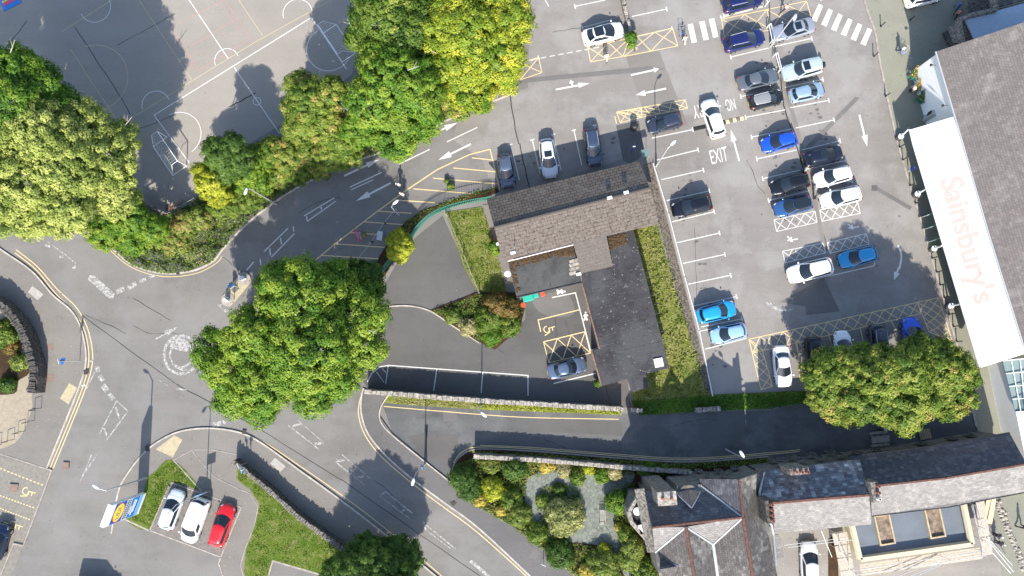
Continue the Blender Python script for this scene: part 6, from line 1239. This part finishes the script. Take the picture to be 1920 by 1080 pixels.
# speed bump
o = empty('speed_bump', P(1350, 230), 0, 'low speed bump in black and yellow blocks across the exit lane', 'speed bump'); a, b = P(1300, 242, .0), P(1394, 221, .0)
for k in range(14):
    u, v = k/14, (k+1)/14; mb = MB(); p, q = a.lerp(b, u), a.lerp(b, v); d = (q-p).normalized(); n_ = Vector((-d.y, d.x, 0)); vs = []
    for c in (p+d*.01, q-d*.01): vs += [c-n_*.25, c-n_*.15+Vector((0, 0, .06)), c+n_*.15+Vector((0, 0, .06)), c+n_*.25]
    mb.add(vs, [(0, 4, 5, 1), (1, 5, 6, 2), (2, 6, 7, 3), (0, 1, 2, 3), (7, 6, 5, 4)]); mb.build('rubber_block', M['yellow'] if k in (9, 11, 13) else M['tyre'] if k < 9 else M['darkpatch'], o)
fix(o)
def trolley(label, px, py, dr, n=1):
    c = P(px, py, .0); f = P(px+dr[0], py+dr[1])-c; o = empty('shopping_trolley', c, math.atan2(f.y, f.x), label, 'trolley', 'shopping trolleys'); mb = MB()
    for z, w_, l in ((.95, .28, .45), (.55, .22, .36)):
        for a, b in (((-l, -w_, z), (l, -w_*.8, z)), ((l, -w_*.8, z), (l, w_*.8, z)), ((l, w_*.8, z), (-l, w_, z)), ((-l, w_, z), (-l, -w_, z))): mb.tube(a, b, .015, n=6)
    for k in range(9): t = -1+k/4; mb.tube((t*.45, -.26, .95), (t*.36, -.2, .55), .01, n=5); mb.tube((t*.45, .26, .95), (t*.36, .2, .55), .01, n=5); mb.tube((t*.36, -.2, .55), (t*.36, .2, .55), .01, n=5)
    mb.build('basket', M['steel'], o); mb = MB(); mb.tube((-.58, -.27, 1.02), (-.58, .27, 1.02), .025); mb.tube((-.45, .27, .95), (-.58, .27, 1.02), .015); mb.tube((-.45, -.27, .95), (-.58, -.27, 1.02), .015); mb.build('handle', M['sign_blue'], o)
    mb = MB()
    for x in (-.4, .4):
        for y in (-.22, .22): mb.tube((x, y-.02, .06), (x, y+.02, .06), .06, n=10); mb.tube((x, y, .1), (x*.85, y*.9, .55), .015, n=6)
    mb.build('undercarriage', M['black'], o); return o
trolley('trolley being pushed towards the zebra bars', 1276, 62, (-.15, -1)); trolley('trolley beside the person in the white shirt on the shopfront paving', 1690, 99, (.6, -.8))
# goals on the playground
def goal(label, g0, g1, back, ht, mat):
    a, b = P(*g0), P(*g1); d = (b-a); bk = P(*back)-a; bk = (bk-d.normalized()*bk.dot(d.normalized())); o = empty('football_goal', a, 0, label, 'goal', 'football goals'); r = .055
    A, B_ = Vector((0, 0, 0)), d; up = Vector((0, 0, ht)); mb = MB(); mb.tube(A, A+up, r); mb.tube(B_, B_+up, r); mb.tube(A+up, B_+up, r); mb.build('goal_frame', M[mat], o)
    mb = MB(); mb.tube(A, A+bk, r*.8); mb.tube(B_, B_+bk, r*.8); mb.tube(A+bk, B_+bk, r*.8); mb.tube(A+up, A+bk*.4+up, r*.5); mb.tube(A+bk*.4+up, A+bk, r*.5); mb.tube(B_+up, B_+bk*.4+up, r*.5); mb.tube(B_+bk*.4+up, B_+bk, r*.5); mb.build('back_frame', M[mat], o)
    nb = MB(); k = int(d.length/.3)
    for i in range(k+1): t = d*(i/k); nb.tube(t+up, t+bk*.4+up, .006, n=3, cap=False); nb.tube(t+bk*.4+up, t+bk, .006, n=3, cap=False)
    for i in range(1, 9): v = i/9; q = up+bk*(.4*min(1, v*3)) if v < .34 else (up+bk*.4).lerp(bk, (v-.34)/.66); nb.tube(q, q+d, .006, n=3, cap=False)
    nb.build('net', M[mat], o); return o
goal('white football goal in the sun at the lower end of the playground', (313, 257), (350, 311), (288, 276), 2.1, 'white_metal')
goal('white football goal in the shade by the tall trees', (606, 62), (642, 116), (632, 48), 2.1, 'white_metal')
# bench
c = P(1128, 968, .12); o = empty('garden_bench', c, 0, 'weathered slatted wooden bench on the crazy paving of the garden', 'bench')
mb = MB()
for k in range(5): mb.box((-.18+k*.1, 0, .43), (.075, 1.5, .03))
mb.build('seat', M['wood'], o); mb = MB()
for k in range(4): mb.box((.28+.02*k, 0, .55+.11*k), (.03, 1.5, .075))
mb.build('backrest', M['wood'], o)
for x in (-.2, .3):
    for y in (-.7, .7): mb = MB(); mb.box((x, y, .21 if x < 0 else .45), (.06, .06, .42 if x < 0 else .9)); mb.build('leg', M['wood'], o)
for y in (-.7, .7): mb = MB(); mb.box((.03, y, .62), (.5, .06, .04)); mb.build('armrest', M['wood'], o)
# bins and cones by the low building
def wheelie(label, x, y, sx, sy, h, mt, lid):
    o = empty('bin', P(x, y), .25, label, 'bin', 'bins beside the low building'); mb = MB(); mb.box((0, 0, h/2), (sx*.92, sy*.9, h)); mb.build('bin_body', M[mt], o, bevel=.03); mb = MB(); mb.box((0, 0, h+.04), (sx, sy, .09)); mb.build('lid', M[lid], o, bevel=.03)
wheelie('large teal bin against the flat-roofed wing', 990, 560, 1.15, .7, 1.2, 'green_plastic', 'green_plastic'); wheelie('smaller teal bin right of the large teal one', 1004, 555, .65, .5, 1.0, 'green_plastic', 'green_plastic'); wheelie('orange-red bin against the flat-roofed wing', 1017, 552, .5, .5, .9, 'red_plastic', 'red_plastic')
o = empty('ball', P(981, 572), 0, 'small round red tub on the ground beside the teal bins', 'tub'); mb = MB(); mb.tube((0, 0, 0), (0, 0, .35), .22, .27, 14); mb.build('tub_body', M['red_plastic'], o); mb = MB(); mb.tube((0, 0, .35), (0, 0, .39), .29, .27, 14); mb.build('rim', M['red_plastic'], o)
o.name = 'plastic_tub'
# A-board, leaning frame, planters in the hatched bay
o = empty('advertising_board', P(673, 443), 0, 'pink and white advertising board standing in the hatched bay', 'sign board'); mb = MB(); Mt = Matrix.Rotation(-1.25, 3, 'Z')
mb.box((0, 0, .75), (1.3, .06, 1.3), -1.25); k = mb.build('board', M['sign_pink'], o); mb = MB()
for q in range(3): mb.box(Vector((0, 0, .45+.3*q))+Mt @ Vector((0, .035, 0)), (.8, .01, .08), -1.25); mb.box(Vector((0, 0, .45+.3*q))+Mt @ Vector((0, -.035, 0)), (.8, .01, .08), -1.25)
mb.build('print_band', M['sign_white'], k); mb = MB(); mb.box((0, 0, .05), (.9, .5, .08), -1.25); mb.build('foot', M['steel'], o)
tree('small potted plant beside the pink advertising board', .7, [(682, 440, 4, .7)], 'straw', clump=.14, per=20, leaf=.12, cat='plant', name='potted_plant', trunk=.03, gap=0)
tree('weeds growing through the kerb post in the hatched bay', .8, [(845, 350, 6, .8), (838, 340, 4, .5)], 'ivy', clump=.16, per=20, leaf=.13, cat='plant', name='plant', trunk=.03, gap=0)
o = empty('hatch_cabinet', P(716, 445), .4, 'grey-green metal cabinet leaning beside the conifer bush', 'cabinet'); mb = MB(); mb.box((0, 0, .55), (.55, .95, 1.1), -.5); mb.build('cabinet_body', M['banner_green'] if 0 else simple('grey_green_metal', (.16, .21, .19), .6), o, bevel=.03); mb = MB(); mb.box((0, 0, 1.12), (.6, 1.0, .06), -.5); mb.build('cabinet_lid', M['steel'], o); o.name = 'street_cabinet'
sheet('planted_strip', [(712, 480), (738, 440), (762, 415), (790, 395), (840, 378), (905, 358), (932, 352), (936, 360), (905, 372), (845, 388), (800, 405), (775, 432), (745, 480), (720, 520), (700, 510)], .05, 'soil')
cover('wall_foot_plants', [(738, 440), (762, 415), (790, 395), (840, 376), (905, 355), (932, 350), (932, 356), (905, 364), (845, 384), (800, 400), (770, 430), (745, 480), (725, 500)], 'ivy', .35, 60, .15, 'low weeds along the roadside foot of the green railings', 'weeds', z0=.05)
# green palisade railings
path = [p.copy() for p in PS(spline([(932, 374), (900, 378), (868, 384), (838, 393), (815, 403), (795, 418), (780, 436), (772, 450)], 10))]; path2 = [p.copy() for p in PS(spline([(738, 486), (728, 498), (716, 515), (708, 530)], 8))]
def railings(label, path, h=1.8):
    o = empty('green_railings', path[0], 0, label, 'railings', 'green railings of the staff entrance'); mb = MB(); L = 0; acc = []
    for a, b in zip(path, path[1:]):
        n = max(1, round((b-a).length/.14)); acc += [a.lerp(b, k/n) for k in range(n)]
    for q in acc: mb.box((q.x, q.y, h/2), (.045, .045, h), .4)
    mb.build('pickets', M['green_metal'], o); mb = MB()
    for z in (.25, h-.25):
        mb = MB()
        for a, b in zip(path, path[1:]): mb.tube((a.x, a.y, z), (b.x, b.y, z), .03, n=6)
        mb.build('rail', M['green_metal'], o)
    fix(o)
railings('long curved run of green vertical railings above the driveway', path); railings('short run of green railings behind the conifer bush', path2)
def low_fence(label, pts, h, mat, name='low_fence', cat='fence', post=1.6, r=.035, rails=(1,), group=None, solid=0):
    p = PS(pts); o = empty(name, p[0], 0, label, cat, group); mb = MB()
    for f_ in rails:
        for a, b in zip(p, p[1:]): mb.tube((a.x, a.y, h*f_), (b.x, b.y, h*f_), r, n=6)
    if solid: mb.ribbon(p, solid, 0, h)
    mb.build('rail', M[mat], o); mb = MB()
    for a, b in zip(p, p[1:]):
        n = max(1, int((b-a).length/post))
        for k in range(n+1): q = a.lerp(b, k/n); mb.box((q.x, q.y, h/2+.02), (.08, .08, h+.04))
    mb.build('fence_posts', M[mat], o); fix(o)
low_fence('white low rail between the grass bank and the left bay column', [(1224, 308), (1252, 400), (1283, 520), (1310, 620), (1335, 742)], .35, 'white_metal', solid=.08)
low_fence('pale thin fence along the driveway side of the enclosed lawn', [(836, 402), (842, 410), (870, 478), (899, 550)], .9, 'wood', rails=(.95, .5), r=.03)
low_fence('thin metal rail crossing the hatched bay', [(745, 395), (724, 420), (700, 455), (672, 492)], 1.0, 'steel', rails=(.98,), r=.025, post=4)
low_fence('dark fence at the corner of the playground by the fallen leaves', [(265, 370), (290, 392), (315, 402)], .8, 'stone', rails=(.9,), solid=.25)
low_fence('thin wire fence along the lower edge of the playground', [(318, 402), (345, 392), (372, 376)], 1.2, 'steel', rails=(.98, .5), r=.02)
stone_wall('low stone wall with ivy between the two upper blocks of bays', [(1160, -20), (1170, 20), (1180, 60), (1192, 98)], .35, .7, 'stone', 'stone_pale', group=None)
o = empty('waste_bin', P(1188, 241), 0, 'black litter bin on the paved square by the narrow yellow hatching', 'bin'); mb = MB(); mb.tube((0, 0, 0), (0, 0, 1.0), .33, .36, 14); mb.build('bin_body', M['black'], o); mb = MB(); mb.ball((0, 0, 1.0), (.38, .38, .2), 14, 6); mb.build('hood', M['black'], o)
o = empty('glass_shelter', P(1205, 296), 0, 'small metal and glass ticket shelter at the north-east corner of the low building', 'shelter'); mb = MB(); mb.box((0, 0, 2.0), (.9, .8, .06), .3); mb.build('shelter_roof', simple('green_tinted_sheet', (.14, .2, .18), .3), o); mb = MB()
for x in (-.4, .4):
    for y in (-.35, .35): mb.tube((x, y, 0), (x, y, 2.0), .03)
mb.build('shelter_posts', M['steel'], o)
# flower stand
FS = 'flower stands at the supermarket wall'
for i, (x, y, kd, lb) in enumerate(((1714, 146, 'maple', 'upper flower stand full of green and red bunches'), (1722, 168, 'yellow', 'middle flower stand with cream and yellow bunches'), (1727, 190, 'dark', 'lower flower stand in the shade with dark green bunches'))):
    o = empty('flower_stand', P(x, y, .1), 1.1, lb, 'flower stand', FS); mb = MB()
    for z, dx in ((.35, -.3), (.7, .05), (1.05, .4)): mb.box((dx, 0, z), (.36, 1.5, .04))
    for dx in (-.45, .55):
        for dy in (-.72, .72): mb.tube((dx, dy, 0), (dx, dy, 1.0 if dx > 0 else .4), .02)
    mb.build('shelf', M['green_metal'], o); n = 700; x_ = rng.uniform(-.48, .6, n); y_ = rng.uniform(-.75, .75, n); z_ = .55+(x_+.48)*.7+rng.uniform(0, .25, n)
    leaves_mesh('flowers', np.stack([x_, y_, z_], 1), rng.normal(size=(n, 3))*.6+np.array([0, 0, 1]), rng.uniform(.08, .16, n), rng.uniform(size=n), LM[kd], o)
    n = 140; x_ = rng.uniform(-.48, .6, n); y_ = rng.uniform(-.75, .75, n); z_ = .68+(x_+.48)*.7+rng.uniform(0, .25, n); k_ = leaves_mesh('blooms', np.stack([x_, y_, z_], 1), rng.normal(size=(n, 3))*.5+np.array([0, 0, 1]), rng.uniform(.08, .14, n), rng.uniform(.6, 1, size=n), leaf_mat('bloom_colours', (.7, .65, .5), (.55, .1, .12), (.8, .5, .3)) if i == 0 else LM['litter' if i == 1 else 'maple'], o); k_['kind'] = 'stuff'
# roadside sign (blue, yellow disc)
bp_ = P(267, 948, .14); o = empty('totem_sign', bp_, 0, 'tall blue roadside totem with a yellow disc logo above the small lawn', 'sign')
ta, tb = P(208, 946, 6.6), P(192, 988, 6.6); wdir = (tb-ta); Wd = wdir.length; wdir.normalize(); nrm = Vector((-wdir.y, wdir.x, 0)); nrm = nrm if nrm.x > 0 else -nrm; ctr = (ta+tb)/2; bx, by = ctr.x-bp_.x, ctr.y-bp_.y; rz = math.atan2(wdir.y, wdir.x)
M['logo_blue'] = simple('logo_blue', (.005, .07, .42), .4); M['logo_yellow'] = simple('logo_yellow', (.85, .62, .01), .4); M['logo_red'] = simple('logo_red', (.6, .03, .03), .4); M['sign_grey'] = simple('sign_grey', (.42, .45, .46), .5)
mb = MB(); mb.box((bx, by, 3.45), (Wd, .42, 6.3), rz); mb.build('cabinet', M['sign_white'], o)
def on_sign(u, z, k): return Vector((bx, by, z))+wdir*(u*Wd/2)*(-1)+nrm*(.212+.004*k)      # u -1..1 reads left to right for a viewer on the east side
def quad(nm, u0, u1, z0, z1, k, mt, par=o): mb = MB(); mb.add([on_sign(u0, z0, k), on_sign(u1, z0, k), on_sign(u1, z1, k), on_sign(u0, z1, k)], [(0, 1, 2, 3)]); return mb.build(nm, M[mt], par)
quad('logo_square', -.97, .97, 3.75, 5.75, 1, 'logo_blue'); 
for r_, k, mt in ((.92, 2, 'logo_red'), (.85, 3, 'logo_yellow')):
    mb = MB(); mb.add([on_sign(r_*math.cos(t)*.98, 4.75+r_*math.sin(t)*Wd/2*.98*.86, k) for t in [q*math.pi/16 for q in range(32)]], [tuple(range(32))]); mb.build('logo_disc', M[mt], o)
sg = -1
mb = MB(); text_on(mb, 'LIDL', on_sign(-.6, 5.10, 5), on_sign(.6, 5.10, 5), on_sign(.6, 4.42, 5), on_sign(-.6, 4.42, 5)); mb.build('logo_letters', M['logo_blue'], o)
quad('grey_panel', -.97, .97, 2.85, 3.7, 1, 'sign_grey')
mb = MB()
for q in range(9): u = -.85+q*.2; mb.add([on_sign(u, 2.98, 2), on_sign(u+.12, 2.98, 2), on_sign(u+.12, 3.2, 2), on_sign(u, 3.2, 2)], [(0, 1, 2, 3)]); mb.add([on_sign(u, 3.34, 2), on_sign(u+.13, 3.34, 2), on_sign(u+.13, 3.56, 2), on_sign(u, 3.56, 2)], [(0, 1, 2, 3)])
mb.build('print_blocks', M['black'], o)
quad('blue_panel', -.97, .97, 1.45, 2.8, 1, 'sign_blue'); quad('blue_panel_edge', -.97, .97, 1.45, 1.65, 2, 'logo_blue')
mb = MB()
for z, a, b in ((2.45, -.55, .2), (2.1, -.75, .75), (1.8, -.5, .7)): mb.add([on_sign(a, z, 2), on_sign(b, z, 2), on_sign(b, z+.22, 2), on_sign(a, z+.22, 2)], [(0, 1, 2, 3)])
mb.build('print_bands', M['sign_white'], o); quad('lower_panel', -.97, .97, .75, 1.4, 1, 'sign_cyan')
# play panel, bollard at the top, builder bits
o = empty('play_panel', P(20, 4), .5, 'colourful low play panel in the top left corner of the playground', 'play panel'); mb = MB(); mb.box((0, 0, .06), (2.2, 1.4, .12)); mb.build('frame', M['sign_blue'], o); mb = MB(); mb.box((0, 0, .14), (1.7, .35, .03)); mb.build('coloured_strip', M['sign_pink'], o); mb = MB(); mb.box((0, .35, .14), (1.7, .2, .03)); mb.build('coloured_strip', M['logo_yellow'], o)
o = empty('wood_pallet', P(1733, 814, .1), .2, 'worn wooden pallet leaning on the long range beside the lane', 'pallet'); mb = MB()
for k in range(7): mb.box((-.5+k*.17, 0, .16), (.11, 1.0, .03))
mb.build('deck_boards', M['new_wood'], o); mb = MB()
for y in (-.45, 0, .45): mb.box((0, y, .07), (1.15, .1, .12))
mb.build('bearers', M['new_wood'], o)
o = empty('picnic_table', P(1645, 822, .02), .1, 'wooden table with benches against the lane wall of the long range', 'table'); mb = MB(); mb.box((0, 0, .74), (1.9, .7, .05)); mb.build('tabletop', M['wood'], o)
for y in (-.65, .65): mb = MB(); mb.box((0, y, .44), (1.9, .25, .05)); mb.build('bench', M['wood'], o)
mb = MB()
for x in (-.7, .7): mb.box((x, 0, .37), (.08, 1.4, .06)); mb.box((x, .3, .37), (.06, .06, .74)); mb.box((x, -.3, .37), (.06, .06, .74))
mb.build('trestle', M['wood'], o)
